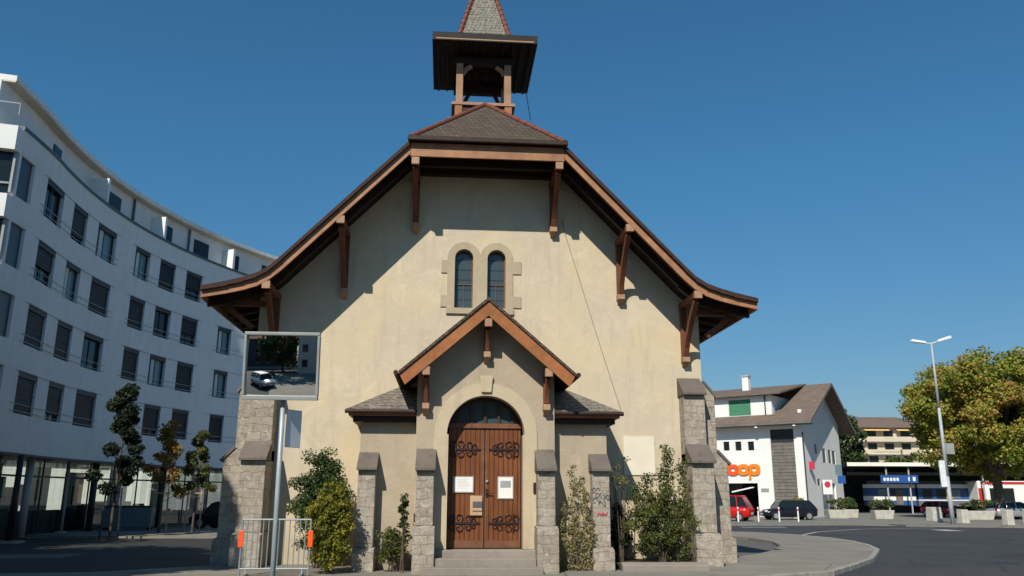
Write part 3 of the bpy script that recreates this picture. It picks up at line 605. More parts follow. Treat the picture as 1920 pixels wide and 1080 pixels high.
shrub('bare_shrub', 'twiggy sparse plant beside the right outer porch buttress', (3.6, -1.1, 2.4), (.35, .25, .6), 14, .12, 420, .05, 'leafC', 11, 9)
shrub('dark_shrub', 'dark plant between the right outer porch buttress and the large shrub, shadow put into its leaf colour', (3.62, -.75, 1.0), (.25, .4, .85), 40, .17, 3500, .065, 'leafB', 12, 5)  # deep shadow of the gap put into near-black foliage
# ============================================================= MIRROR SIGN
MX = thing('traffic_mirror', 'rectangular traffic mirror on a thin grey post before the church', 'traffic mirror', (-3.25, -11.5, 0))
MB().tube((.02, .12, 0), (-.02, .12, 3.75), .036, .032, 12).build('post', 'galv', MX, True)
mc = Vector((-.04, 0, 3.615)); n_ = 16; Rm = 4.2; hw, hh = .485, .42; mv = MB(); mdir = Vector((-.03, -1, -.125)).normalized()
mr = Vector((1, 0, 0)); mr = (mr-mdir*mr.dot(mdir)).normalized(); mu = mdir.cross(mr)*-1
if mu.z < 0: mu = -mu
b0 = 0
for j in range(n_+1):
    for i in range(n_+1):
        x = (i/n_*2-1)*hw; y = (j/n_*2-1)*hh; d = Rm-math.sqrt(Rm*Rm-x*x-y*y); mv.v.append(tuple(mc+mr*x+mu*y-mdir*d+mdir*.06))
for j in range(n_):
    for i in range(n_): a = j*(n_+1)+i; mv.f.append((a, a+1, a+n_+2, a+n_+1))
mv.build('mirror_glass', 'mirror', MX, True)
fr = MB(); c = lambda x, y, d: mc+mr*x+mu*y+mdir*d
for a, b, w_ in (((-.515, .44), (.515, .44), .045), ((-.515, -.44), (.515, -.44), .06)): fr.beam(c(*a, .03), c(*b, .03), .08, w_, mu)
for a, b in (((-.50, -.408), (-.50, .416)), ((.50, -.408), (.50, .416))): fr.beam(c(*a, .03), c(*b, .03), .035, .08, mdir)
fr.build('frame', 'greyplate', MX, bevel=.008)
MB().hexa([c(-.49, -.41, -.06), c(.49, -.41, -.06), c(.49, -.41, -.03), c(-.49, -.41, -.03), c(-.49, .41, -.06), c(.49, .41, -.06), c(.49, .41, -.03), c(-.49, .41, -.03)]).build('back_plate', 'grey', MX)
MB().beam((-.14, .12, 3.35), (.1, .12, 3.35), .05, .05).beam((-.14, .12, 3.85), (.1, .12, 3.85), .05, .05).build('clamp', 'galv', MX)
SG = MB().hexa([(.03, .20, 2.52), (.19, .46, 2.52), (.20, .45, 2.52), (.04, .19, 2.52), (.03, .20, 3.04), (.19, .46, 3.04), (.20, .45, 3.04), (.04, .19, 3.04)])
SG.build('sign_plate', 'lampm', MX, bevel=.003)
# crowd barrier
BR = thing('crowd_barrier', 'galvanised steel crowd barrier with orange end reflectors', 'barrier', (-4.77, -3.3, .12))
b = MB()
for z in (.16, 1.22): b.tube((-.76, 0, z), (.76, 0, z), .02)
for x in (-.76, .76): b.tube((x, 0, .02), (x, 0, 1.22), .022)
for k in range(1, 13): b.tube((-.76+k*1.52/13, 0, .16), (-.76+k*1.52/13, 0, 1.22), .014, None, 6)
b.build('frame', 'rail_steel', BR)
for x in (-.62, .62): MB().tube((x, 0, .16), (x, 0, .03), .018).tube((x, -.28, .03), (x, .28, .03), .018).build('foot', 'galv', BR)
for x in (-.77, .77): MB().box(x-.055, x+.055, -.04, -.022, .62, .98).build('reflector', 'orange', BR, bevel=.01)
# ============================================================= APARTMENT BUILDING
AC = (13.44, 16.37); AR = 32.09
AP = thing('apartment_building', 'long white concave curved apartment block with rows of dark windows', 'apartment building', (AC[0]-AR, AC[1], 0))
AL = AP.location
def PA(deg, r, z):
    r += .5*max(0, (deg-186.5)/6.1)**1.6
    a = rad(deg % 360); return (AC[0]+r*math.cos(a)-AL[0], AC[1]+r*math.sin(a)-AL[1], z)
def cell(mb, d0, d1, r0, r1, z0, z1): mb.hexa([PA(d0, r0, z0), PA(d1, r0, z0), PA(d1, r1, z0), PA(d0, r1, z0), PA(d0, r0, z1), PA(d1, r0, z1), PA(d1, r1, z1), PA(d0, r1, z1)])
def seg(mb, d0, d1, r0, r1, z0, z1, st=1.5):
    n = max(1, int(round((d0-d1)/st)))
    for i in range(n): cell(mb, d0+(d1-d0)*i/n, d0+(d1-d0)*(i+1)/n, r0, r1, z0, z1)
WA = [(195.6, 191.9), (188.8, 184.6), (182.8, 179.5), (177.75, 173.8), (170.6, 167.5), (166.1, 162.95), (161.45, 158.3), (155.3, 152.6), (149.5, 147), (145, 142)]
WA = [(192.45, 190.5), (188.5, 184.6)]+WA[2:]
WA = [WA[0]]+[(a-.12, b+.28) for a, b in WA[1:]]
D0, D1 = 192.75, 138
zb = [5.05, 7.85, 10.65, 13.45]; HW = 1.74
wl = MB(); brk = sorted(set([D0, D1]+[x for p in WA for x in p]), reverse=True)
brk = [D0]+[x for x in brk if x < D0]
seg(wl, D0, D1, AR, AR+.3, 3.5, zb[0])
for k, z in enumerate(zb):
    nz = zb[k+1] if k < 3 else 16.25
    seg(wl, D0, D1, AR, AR+.3, z+HW, nz)
    for a, b in zip(brk[:-1], brk[1:]):
        if any(abs(a-p[0]) < 1e-6 and abs(b-p[1]) < 1e-6 for p in WA): continue
        seg(wl, a, b, AR, AR+.3, z, z+HW)
seg(wl, D0, D1, AR+.3, AR+11, 3.5, 3.8, 3); seg(wl, D0, D1, AR+.3, AR+11, 15.6, 15.7, 3); seg(wl, D0, D1, AR+11, AR+11.3, 3.5, 18.2, 3)
seg(wl, D0, D1, AR+1.0, AR+1.3, 15.7, 18.25)
wl.build('wall', 'white', AP)
cp = MB(); seg(cp, D0, D1, AR-.05, AR+.34, 16.24, 16.38); cp.build('parapet_coping', 'coping', AP)
rs = MB(); seg(rs, D0, D1, AR+.55, AR+11.5, 18.32, 18.56); rs.build('roof', 'eavew', AP)
rs = MB(); seg(rs, D0, D1, AR+.57, AR+6, 18.255, 18.318); rs.build('roof_soffit', 'eave', AP)
ld = MB(); seg(ld, D0, D1, AR-.05, AR+.3, 3.40, 3.498); seg(ld, D0, D1, AR+.3, AR+6, 3.44, 3.498, 3); ld.build('ground_floor_ceiling', 'frame', AP)
# windows
rg = random.Random(5)
openw = {(3, 3), (2, 2), (2, 7), (3, 4), (1, 5), (1, 7)}
for k, z in enumerate(zb):
    for j, (a, b) in enumerate(WA[1:8], 1):
        e = .0
        fw = MB(); dm = .10
        cell(fw, a-.001, b+.001, AR+.16, AR+.2, z, z+.07); cell(fw, a-.001, b+.001, AR+.16, AR+.2, z+HW-.07, z+HW)
        for x in (a-.0, b+.22): cell(fw, x, x-.2 if x == a else b, AR+.16, AR+.2, z+.07, z+HW-.07)
        mid = (a+b)/2; cell(fw, mid+.07, mid-.07, AR+.165, AR+.2, z+.07, z+HW-.07)
        o = fw.build('window', 'frame', AP)
        isopen = (k, j) in openw
        gl = MB(); cell(gl, a-.01, b+.01, AR+.21, AR+.23, z+.01, z+HW-.01); gl.build('pane', 'glassb' if isopen else 'glass', o)
        sb = MB(); cell(sb, a-.005, b+.005, AR+.03, AR+.15, z+HW-.24, z+HW-.005); sb.build('shutter_box', 'shutbox', o)
        if isopen:
            cu = MB(); cell(cu, a-(a-b)*.25, a-(a-b)*.45, AR+.155, AR+.158, z+.08, z+HW-.25); cu.build('curtain', 'curtain', o)
        else:
            drop = rg.choice([.0, .55, .8, .95, 1.0, 1.0]) if j != 4 else 1
            if drop:
                sh = MB(); z0 = z+HW-.25; nsl = int(drop*16)
                for q in range(nsl): cell(sh, a-.02, b+.02, AR+.10+.01*(q % 2), AR+.13, z0-(q+1)*.098, z0-q*.098-.012)
                sh.build('roller_shutter', 'shutter', o)
    for grp in ((1, 3), (4, 6), (7, 9)):
        a = WA[grp[0]][0]+.6; b = WA[grp[1]][1]-.6
        for zz in (z+.10, z+.38, z+HW-.04):
            r_ = MB(); n = 8
            for i in range(n): r_.tube(PA(a+(b-a)*i/n, AR-.03, zz), PA(a+(b-a)*(i+1)/n, AR-.03, zz), .014, None, 5)
            r_.build('facade_rail', 'rail', AP)
# attic
for a, b in ((184, 182.5), (173.9, 171.2), (164.9, 162.2), (158.4, 156.0), (152.6, 150.9), (147, 145)):
    w_ = MB(); cell(w_, a, b, AR+.94, AR+.995, 16.3, 17.75); w_.build('attic_window', 'glass', AP)
for a in (176.4, 165.6, 153.5, 143):
    w_ = MB(); cell(w_, a, a-.35, AR+.12, AR+.99, 16.39, 17.8); w_.build('terrace_screen', 'white2', AP)
for a in (169, 159.4): w_ = MB(); w_.tube(PA(a, AR+.92, 16.4), PA(a, AR+.92, 18.2), .07); w_.build('downpipe', 'coping', AP)
# south end: glazed corner rooms with bright parapets
for k, z in enumerate(zb):
    g_ = MB(); cell(g_, 192.44, 190.52, AR+.12, AR+.16, z-.0, z+HW); o = g_.build('corner_window', 'glassd', AP)
    pz = z+HW
    e = MB(); cell(e, 193.55, 192.77, AR-.02, AR+9, pz-.02, pz+1.0 if k == 3 else pz+.92); e.build('end_parapet', 'white2', AP)
    g_ = MB(); cell(g_, 192.95, 192.85, AR+.1, AR+9, z-.0, z+HW-.03); g_.build('end_window', 'glass', AP)
    g_ = MB()
    for rr in (.02, 1.3, 2.6, 4): cell(g_, 193.1, 192.96, AR+rr, AR+rr+.09, z, z+HW-.03)
    cell(g_, 193.1, 192.96, AR+.12, AR+9, z+.35, z+.42); g_.build('end_window_frame', 'greyplate', AP)
e = MB(); cell(e, 193.55, 192.77, AR-.02, AR+9, 3.5, 5.0); e.build('end_parapet', 'white2', AP)
e = MB(); cell(e, 193.0, 192.77, AR+1.0, AR+9, 16.4, 18.25); e.build('end_wall', 'white2', AP)
e = MB()
for i in range(5): e.tube(PA(193.3, AR+.1+i*1.2, 16.7), PA(193.3, AR+.1+i*1.2, 17.2), .02)
e.tube(PA(193.3, AR+.1, 17.2), PA(193.3, AR+6, 17.2), .03); e.build('end_rail', 'rail', AP)
# storefront frame, columns
sf = MB()
for i, d in enumerate(np.arange(192, 140, -3.6)): cell(sf, d+.05, d-.05, AR+1.0, AR+1.06, .09, 3.43)
seg(sf, 192.7, 140, AR+1.0, AR+1.1, 2.62, 2.70); sf.build('storefront_frame', 'frame', AP)
sg = MB(); seg(sg, 192.7, 140, AR+1.12, AR+1.13, .12, 3.43, 2.1); sg.build('storefront_glass', 'see', AP)
bp = MB(); seg(bp, 188, 172, AR+1.15, AR+1.2, .09, 1.15, 2); seg(bp, 170, 142, AR+1.15, AR+1.2, .09, .95, 2); bp.build('storefront_panel', 'frame', AP)
for d in (192.3, 181.6, 171, 160.5, 150):
    c_ = MB(); c_.tube(PA(d, AR+.55, .05), PA(d, AR+.55, 3.44), .16, None, 14); c_.build('column', 'grey' if d == 181.6 else 'frame', AP, True)
# interior partitions & furniture seen through the glass
for i, (d, r0, r1, z0, z1) in enumerate([(190.5, 3, 4.6, .9, 2.4), (187.6, 4, 7, .1, 3.3), (184.4, 5, 8, .8, 1.9), (182.6, 5, 6, .9, 2.3), (179.5, 4.5, 9, .1, 3.3), (176, 5, 6, .9, 2.2), (173.6, 4, 8, .1, 3.2), (169, 4, 6.5, .1, 3), (164, 3, 6, .1, 3.2), (158, 3, 5.4, .1, 3), (152.5, 3, 5, .1, 3.2)]):
    p_ = MB(); cell(p_, d, d-2.3, AR+r0*.5+.8, AR+r0*.5+.95, z0, z1); p_.build('partition', 'creamw', AP)
for d, z0 in ((189.4, 1.5), (183.6, 1.7), (177.8, 1.6), (172.2, 1.4), (166.4, 1.7)):
    p_ = MB(); cell(p_, d, d-1.1, AR+1.22, AR+1.26, z0, z0+.9); p_.build('shop_display', 'green' if z0 > 1.55 else 'fibre', AP)
for d in np.arange(190.5, 143, -1.9):
    p_ = MB(); cell(p_, d, d-.9, AR+2.2, AR+2.6, .1, 1.25+.3*math.sin(d*3)); p_.build('shop_shelf', 'frame', AP)
# cream building beyond the open ground floor
CB = thing('cream_building', 'cream house glimpsed through the open ground floor of the curved block', 'house', (-45, 40, 0), rad(28))
w_ = MB(); xs_ = [-22, -18, -16.6, -13, -11.6, -8, -6.6, -3, -1.6, 2, 3.4, 7, 8.4, 12, 13.4, 22]
for i, (a, b) in enumerate(zip(xs_[:-1], xs_[1:])):
    if i % 2 == 0: w_.box(a, b, 0, .3, 0, 5)
    else: w_.box(a, b, 0, .3, 0, 1); w_.box(a, b, 0, .3, 2.6, 5)
w_.box(-22, 22, 8, 8.3, 0, 5); w_.box(-22, -21.7, .3, 8, 0, 5); w_.box(21.7, 22, .3, 8, 0, 5); w_.build('wall', 'creamw', CB)
for i, (a, b) in enumerate(zip(xs_[:-1], xs_[1:])):
    if i % 2: MB().box(a, b, .15, .2, 1, 2.6).build('window', 'glass', CB)
MB().slab([(-22.5, -.5, 5), (22.5, -.5, 5), (22.5, 4, 6.6), (-22.5, 4, 6.6)], .15).slab([(-22.5, 8.7, 5), (22.5, 8.7, 5), (22.5, 4, 6.6), (-22.5, 4, 6.6)], .15).build('roof', 'brownroof', CB)
# container / bins in front of the storefront
def bins(x, y, rz, label, w=2.4):
    b = thing('bottle_bank', label, 'container', (x, y, .09), rz); MB().box(-w/2, w/2, -.5, .5, .12, 1.15).build('body', 'glassb', b, bevel=.05)
    MB().box(-w/2-.03, w/2+.03, -.53, .53, 1.152, 1.22).build('lid', 'frame', b, bevel=.02)
    for x_ in (-w/2+.15, w/2-.15): MB().tube((x_, -.4, .08), (x_, .4, .08), .08).build('wheel', 'tyre', b)
bins(-17.3, 22.6, rad(8), 'pale teal container before the shopfront of the curved block')
# thin lit post and dark post
PO = thing('lamp_pole', 'thin pale pole standing on the pavement before the curved block', 'pole', (-19.3, 19.6, .09)); MB().tube((0, 0, 0), (0, 0, 3.35), .07, .05, 10).build('pole', 'grey', PO, True); MB().box(-.2, .2, -.2, .2, 0, .06).build('base', 'concrete', PO)
PO = thing('dark_post', 'thick dark post at the left edge on the shaded road', 'post', (-17.95, 12, 0)); MB().tube((0, 0, 0), (0, 0, 3.4), .13, .11, 12).build('pole', 'black', PO, True); MB().box(-.45, .45, -.35, .35, 0, .1).build('base', 'kerb', PO)
# ============================================================= YOUNG TREES LEFT
def youngtree(label, x, y, h, cz, rr, n, mat, seed, stake, size=.17, lean=0):
    t_ = thing('young_tree', label, 'tree', (x, y, .05), 0, 'young staked trees before the curved block'); g = random.Random(seed)
    tr = MB(); tr.path([(0, 0, 0), (.03, 0, h*.35), (.08+lean*.5, .03, h*.7), (.05+lean, 0, h*.97)], [.065, .055, .035, .01], 8)
    cl = []
    for i in range(20):
        z = cz+(h-cz)*(i/19)**.9; wdt = rr*(1-.72*((z-cz)/(h-cz))**1.2)*g.uniform(.35, 1.1); a = g.uniform(0, 6.28); e = (wdt*math.cos(a)+lean*z/h, wdt*math.sin(a)*.8, z+g.uniform(-.1, .2)); cl.append(e); tr.path([(.05, 0, max(.8, z-.5)), e], [.02, .006], 5)
    tr.build('trunk', 'bark', t_); leaves(cl, rr*.36, n, size, seed, 'crown', mat, t_)
    if stake:
        s_ = MB()
        for dx in (-.42, .42): s_.tube((dx*.9, -.1, 0), (dx*.75, -.1, 2.1), .04, None, 6)
        s_.beam((-.40, -.1, 1.9), (.40, -.1, 1.9), .05, .06); s_.build('stake', 'stake' if mat != 'leafB' else 'frame', t_)
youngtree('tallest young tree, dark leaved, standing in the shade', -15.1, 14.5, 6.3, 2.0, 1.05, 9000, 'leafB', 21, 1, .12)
youngtree('orange tinged young tree between two staked ones', -14.6, 19.1, 5.0, 2.0, .95, 3600, 'leafO', 22, 1, .12)
youngtree('green young tree nearest the church wall', -13.4, 20.4, 4.8, 2.0, .8, 4600, 'leafM', 23, 1, .12)
# ============================================================= CARS
def make_car(name, label, paint, loc, rz, Lh=4.1, H=1.45, Wd=1.72, suv=0, group=None):
    """car along local x, nose towards +x"""
    c = thing(name, label, 'car', loc, rz, group); hl = Lh/2; w = Wd/2; b = MB(); belt = .92+.1*suv
    #  x, z_low, z_deck, width
    st = [(-hl, .45, .78, .80), (-hl+.08, .30, belt-.04, .92), (-hl+.45, .24, belt, .99), (-.9, .22, belt, 1), (.55, .22, belt, 1), (hl-1.05, .22, belt-.04, .99), (hl-.45, .24, belt-.14, .95), (hl-.1, .30, .66, .88), (hl, .40, .58, .76)]
    for (x, zl, zd, ws) in st:
        b.v += [(x, -w*ws*.92, zl), (x, -w*ws, zl+.14), (x, -w*ws*1.0, zl+(zd-zl)*.65), (x, -w*ws*.93, zd), (x, 0, zd+.03), (x, w*ws*.93, zd), (x, w*ws, zl+(zd-zl)*.65), (x, w*ws, zl+.14), (x, w*ws*.92, zl)]
    for i in range(len(st)-1):
        for j in range(9): k = (j+1) % 9; b.f.append((i*9+j, i*9+k, (i+1)*9+k, (i+1)*9+j))
    b.f.append(tuple(range(9))); b.f.append(tuple(range(len(st)*9-1, len(st)*9-10, -1)))
    body = b.build('body', paint, c, True)
    xr0, xr1 = (-hl+.35, -.0) if not suv else (-hl+.15, .1)
    g_ = MB(); T = [(-hl+.12, belt-.02, .90), (-hl+.55, H-.06, .72), (.25, H, .70), (.75, H-.06, .70), (hl-1.0, belt-.04, .88)]
    P = [(x, s*w*q, z) for x, z, q in T for s in (-1, 1)]
    g_.v += P
    for i in range(len(T)-1): g_.f.append((2*i, 2*i+1, 2*i+3, 2*i+2))
    g_.f.append((0, 2, 4, 6, 8)); g_.f.append((9, 7, 5, 3, 1)); g_.build('cabin_glass', 'glass', c)
    r_ = MB(); r_.hexa([(T[1][0]-.05, -w*.735, H-.075), (T[3][0], -w*.72, H-.075), (T[3][0], w*.72, H-.075), (T[1][0]-.05, w*.735, H-.075), (T[1][0]+.05, -w*.66, H+.015), (T[3][0]-.15, -w*.64, H+.015), (T[3][0]-.15, w*.64, H+.015), (T[1][0]+.05, w*.66, H+.015)])
    for s in (-1, 1):
        for (xa, za, xb, zb_) in ((T[0][0], belt, T[1][0], H-.06), (-.12, belt, -.10, H-.06), (T[4][0], belt, T[3][0], H-.06), (-1.05, belt, -.95, H-.06)): r_.beam((xa, s*w*.915, za), (xb, s*w*.73, zb_), .07, .045)
    r_.build('roof', paint, c, bevel=.03)
    for x in (-hl+.78, hl-.82):
        for s in (-1, 1):
            ty = MB().tube((x, s*(w-.20), .31), (x, s*(w+.005), .31), .315, None, 20).build('wheel', 'tyre', c)
            MB().tube((x, s*(w-.02), .31), (x, s*(w+.018), .31), .20, None, 14).build('rim', 'rim', ty)
    for s in (-1, 1):
        MB().box(hl-.22, hl-.03, min(s*w*.5, s*w*.86), max(s*w*.5, s*w*.86), .60, .73).build('headlight', 'lamp_c', c, bevel=.03)
        MB().box(-hl-.012, -hl+.1, min(s*w*.6, s*w*.84), max(s*w*.6, s*w*.84), .68, .9).build('tail_light', 'taillamp', c, bevel=.02)
        MB().box(.78, .9, min(s*w, s*(w+.16)), max(s*w, s*(w+.16)), .93, 1.05).build('side_mirror', paint, c, bevel=.03)
    MB().box(hl-.06, hl+.03, -w*.42, w*.42, .40, .56).build('grille', 'black', c); MB().box(hl+.032, hl+.045, -.26, .26, .42, .52).build('number_plate', 'paper', c)
    MB().box(-hl-.03, -hl-.002, -.26, .26, .5, .62).build('number_plate', 'paper', c)
    return c
ry = -YAW
make_car('parked_car', 'black hatchback parked by the white shop building', 'blackp', FP(22.15, 67.8, .1), ry+math.pi+.08, 4.3, 1.5)
make_car('parked_car', 'red compact car parked at the shop garage opening', 'redp', FP(16.35, 64.4, .1), ry+math.pi-.5, 3.9, 1.85, 1.78, 1)
make_car('parked_car', 'dark car parked behind the young trees by the curved block', 'darkp', (-12.9, 25.5, .05), rad(165), 4.2, 1.45)
make_car('parked_car', 'silver car at the right edge beyond the white bollards', 'silverp', FP(42.2, 71.5, .1), ry+.2, 4.0, 1.42)
make_car('parked_car', 'red car half hidden behind the bollards near the street lamp', 'redp', FP(40.6, 80, .1), ry-1.3, 3.6, 1.4)
make_car('parked_car', 'silver car standing on the road behind the viewpoint, seen in the mirror', 'silverp', (-9.0, -24.4, 0), rad(42), 4.3, 1.5)
# ============================================================= SHOP BUILDING (right)
C0 = Vector((31.34, 50.12, 0)); ang = math.atan2(.677, -.736)   # local x runs left along the front, local y goes back
HS = bpy.data.objects.new('shop_building', None); COL.objects.link(HS)
tag(HS, 'white shop building with green shuttered upper floor and grey timber panel', 'shop building')
HS.matrix_world = Matrix(((-.736, .677, 0, C0.x), (.677, .736, 0, C0.y), (0, 0, 1, 0), (0, 0, 0, 1)))
b = MB()
def holes(mb, x0, x1, z0, z1, hs, y0, y1, ax='x'):
    X_ = sorted(set([x0, x1]+[h[0] for h in hs]+[h[1] for h in hs])); Z_ = sorted(set([z0, z1]+[h[2] for h in hs]+[h[3] for h in hs]))
    for a, c in zip(X_[:-1], X_[1:]):
        for d, e in zip(Z_[:-1], Z_[1:]):
            if any(h[0] <= a+1e-6 and c-1e-6 <= h[1] and h[2] <= d+1e-6 and e-1e-6 <= h[3] for h in hs): continue
            if ax == 'x': mb.box(a, c, y0, y1, d, e)
            else: mb.box(y0, y1, a, c, d, e)
fh = [(7.0, 7.6, 6.15, 7.0), (5.8, 6.4, 6.12, 6.97), (4.55, 5.15, 6.1, 6.93), (4.45, 7.8, .1, 3.1), (.75, 2.95, .12, 7.95)]
holes(b, 0, 14, 0, 8.3, fh, 0, .3)
gh = [(6.7, 7.5, 8.55, 9.7), (5.4, 6.4, 5.05, 6.4), (7.1, 8.0, 5.05, 6.35), (8.3, 9.3, 5.0, 6.3), (3.2, 3.9, 5.8, 6.7), (3.3, 4.1, 2.9, 3.5), (4.4, 8.6, .12, 3.15)]
holes(b, .3, 11, 0, 8.3, gh, 0, .3, 'y')
b.prismX([(.3, 8.3), (11, 8.3), (10.3, 9.3), (8, 11.6), (6.6, 11.6), (.6, 8.5)], .3, .02)
b.box(13.7, 14, .3, 11, 0, 8.3); b.box(.3, 13.7, 10.7, 11, 0, 8.3)
b.build('wall', 'white2', HS)
for h in fh[:3]: w_ = MB().box(h[0], h[1], .12, .16, h[2], h[3]).build('window', 'glass', HS)
for h in gh[:6]: w_ = MB().box(.05, .09, h[0], h[1], h[2], h[3]).build('window', 'glassd', HS)
MB().box(.2, .24, 4.4, 8.6, .12, 3.15).build('shop_window', 'glassb', HS)
MB().box(4.3, 8, 5, 5.2, .1, 3.2).build('garage_back_wall', 'darkint', HS); MB().beam((7.2, .5, 2.3), (5.0, .5, 2.75), .25, .12).build('tilted_door', 'white2', HS)
pn = MB(); z = .14
while z < 6.55: pn.box(.76, 2.94, .06, .12, z, z+.27); z += .30
pn.build('timber_panel', 'fibre', HS); MB().box(.76, 2.94, .14, .2, 6.62, 7.94).build('dark_louvre', 'frame', HS)
# roofs
r_ = MB(); r_.slab([(-1.3, -1.2, 8.55), (14.6, -1.2, 8.55), (14.6, .28, 9.38), (-1.3, .28, 9.38)], .18)
r_.slab([(-1.3, .28, 9.38), (2.6, .28, 9.38), (1.2, 5.8, 12.6), (-1.3, 5.8, 12.6)], .18)
r_.slab([(-1.3, 5.8, 12.6), (14.6, 5.8, 12.6), (14.6, 12.4, 8.2), (-1.3, 12.4, 8.2)], .18)
r_.build('roof', 'brownroof', HS)
r_ = MB(); r_.beam((-1.32, -1.2, 8.45), (-1.32, 5.8, 12.5), .06, .28); r_.beam((-1.32, 5.8, 12.5), (-1.32, 12.4, 8.1), .06, .28); r_.box(-1.3, 14.6, -1.24, -1.2, 8.3, 8.5); r_.build('roof_edge', 'fibre', HS)
MB().box(-1.2, 14.4, -1.15, -.0, 8.26, 8.30).build('eave_soffit', 'fibre', HS)
d_ = MB(); holes(d_, 2.7, 14, 9.2, 11.2, [(4.75, 6.95, 9.42, 10.95)], .3, .55); d_.box(2.72, 2.95, .55, 5.6, 9.3, 11.2); d_.build('upper_wall', 'white2', HS)
MB().box(4.76, 6.94, .34, .39, 9.43, 10.94).build('green_shutter', 'green', HS)
MB().slab([(1.6, -.35, 11.35), (14.4, -.35, 11.35), (14.4, 6, 12.75), (1.2, 6, 12.75)], .16).build('upper_roof', 'brownroof', HS)
MB().tube((3.3, .22, 9.4), (3.3, .22, 11.2), .06).build('downpipe', 'frame', HS); MB().tube((-.12, -.1, .1), (-.12, -.1, 7.6), .06).build('downpipe', 'frame', HS)
ch = MB().box(6.1, 6.75, 3.5, 4.1, 11.5, 13.6); ch = ch.build('chimney', 'white2', HS); MB().box(6.02, 6.83, 3.42, 4.18, 13.6, 13.75).build('chimney_cap', 'grey', ch)
for x in (.27, 3.84): MB().tube((x, -1.0, 8.1), (x, -1.0, 8.28), .18, .1, 10).build('eave_lamp', 'lampm', HS)
MB().box(3.42, 4.15, -.03, -.003, 2.3, 2.62).build('name_plate', 'greyplate', HS)
MB().box(-.5, -.05, 1.2, 1.35, 4.3, 5.0).build('side_sign', 'signred', HS)
# sign letters c o o p (rounded, joined)
sgn = MB()
def ring(mb, cx, cz, r, t_, y0, y1, a0=0, a1=2*math.pi, n=18, sq=.75):
    f = lambda th, q: (cx+q*1.12*math.copysign(abs(math.cos(th))**sq, math.cos(th)), cz+q*math.copysign(abs(math.sin(th))**sq, math.sin(th)))
    for i in range(n):
        t0 = a0+(a1-a0)*i/n; t1 = a0+(a1-a0)*(i+1)/n; A, B, C_, D_ = f(t0, r), f(t1, r), f(t1, r-t_), f(t0, r-t_)
        mb.hexa([(A[0], y0, A[1]), (B[0], y0, B[1]), (B[0], y1, B[1]), (A[0], y1, A[1]), (D_[0], y0, D_[1]), (C_[0], y0, C_[1]), (C_[0], y1, C_[1]), (D_[0], y1, D_[1])])
for nm, xc, mt, a0, a1 in (('c', 7.85, 'redsign', -2.3, 2.3), ('o', 6.75, 'redsign', 0, 2*math.pi), ('o', 5.7, 'orangesign', 0, 2*math.pi), ('p', 4.65, 'orangesign', 0, 2*math.pi)):
    mb = MB(); a0_, a1_ = (a0+math.pi, a1+math.pi)
    if nm == 'c': a0_, a1_ = .7+math.pi, 2*math.pi-.7+math.pi
    ring(mb, xc, 4.33, .52, .34, -.14, -.02, a0_, a1_)
    if nm == 'p': mb.box(5.0, 5.2, -.139, -.021, 3.45, 4.3)
    mb.build('sign_letter', mt, HS)
# ============================================================= FAR RIGHT
def frame_thing(name, label, cat, a, d, z=0, rz=0, group=None): return thing(name, label, cat, FP(a, d, z), ry+rz, group)
# beige apartment block
BB = frame_thing('beige_apartment_block', 'beige apartment block with yellow awnings and brown roof behind the station', 'apartment building', 77, 172)
b = MB().box(-8.5, 12, 0, 12, 0, 15.9); b.build('wall', 'cream', BB)
b = MB(); q = [(-9.5, -1.2), (13, -1.2), (13, 13), (-9.5, 13)]; e1_, e2_ = (-3, 6, 18.6), (6, 6, 18.6)
for a_, c_, t1, t2 in ((q[0], q[1], e2_, e1_), (q[2], q[3], e1_, e2_)): b.face([(*a_, 16), (*c_, 16), t1, t2])
b.face([(*q[1], 16), (*q[2], 16), e2_]); b.face([(*q[3], 16), (*q[0], 16), e1_]); b.slab([(*p, 16) for p in q], .2); b.build('roof', 'brownroof', BB)
for z in (13.2, 10.6, 8.0, 5.4):
    MB().box(-8, 11.5, -1.3, -.01, z-.2, z).build('balcony_floor', 'creamw', BB); MB().box(-8, 11.5, -1.36, -1.3, z, z+.75).build('balcony_rail', 'cream', BB)
    for x in (-6.5, -3.2, .3, 3.8, 7.4): MB().box(x, x+1.9, -.03, -.003, z+.1, z+2.1).build('window', 'glass', BB)
for x, w_ in ((-4.2, 5.2), (2.6, 3), (6.6, 4)): MB().slab([(x, -.05, 15.9), (x+w_, -.05, 15.9), (x+w_, -1.5, 15.2), (x, -1.5, 15.2)], .06).build('awning', 'awning', BB)
# station canopy
SN = frame_thing('station_canopy', 'long low station platform canopy with a pale edge above the train', 'canopy', 46, 94)
MB().slab([(-8.6, -1, 5.55), (30, -1, 5.55), (30, 10, 5.3), (-8.6, 10, 5.3)], .3).build('roof', 'darkint', SN)
MB().box(-8.65, 30, -1.06, -1.002, 5.22, 5.62).build('roof_edge', 'creamw', SN)
MB().box(-7.5, 30, 9.6, 9.8, .1, 5.0).build('back_wall', 'frame', SN)
MB().box(-7.8, 29, 1.0, 1.3, 4.3, 4.6).build('beam', 'fibre', SN)
for x in (-4.2, -1.7, 6.5, 14, 21): MB().tube((x, -.6, .1), (x, -.6, 5.2), .09).build('column', 'grey', SN)
s_ = MB().box(-5.1, -1.0, -1.2, -1.0, 3.4, 4.25).build('station_sign', 'bluesign', SN)
l_ = MB(); [l_.box(-4.85+k*.36, -4.85+k*.36+.25, -1.23, -1.202, 3.62, 3.95) for k in range(5)]; l_.box(-2.1, -1.95, -1.23, -1.202, 3.6, 4.05); l_.box(-1.6, -1.3, -1.23, -1.202, 3.6, 4.05); l_.build('sign_lettering', 'paper', s_)
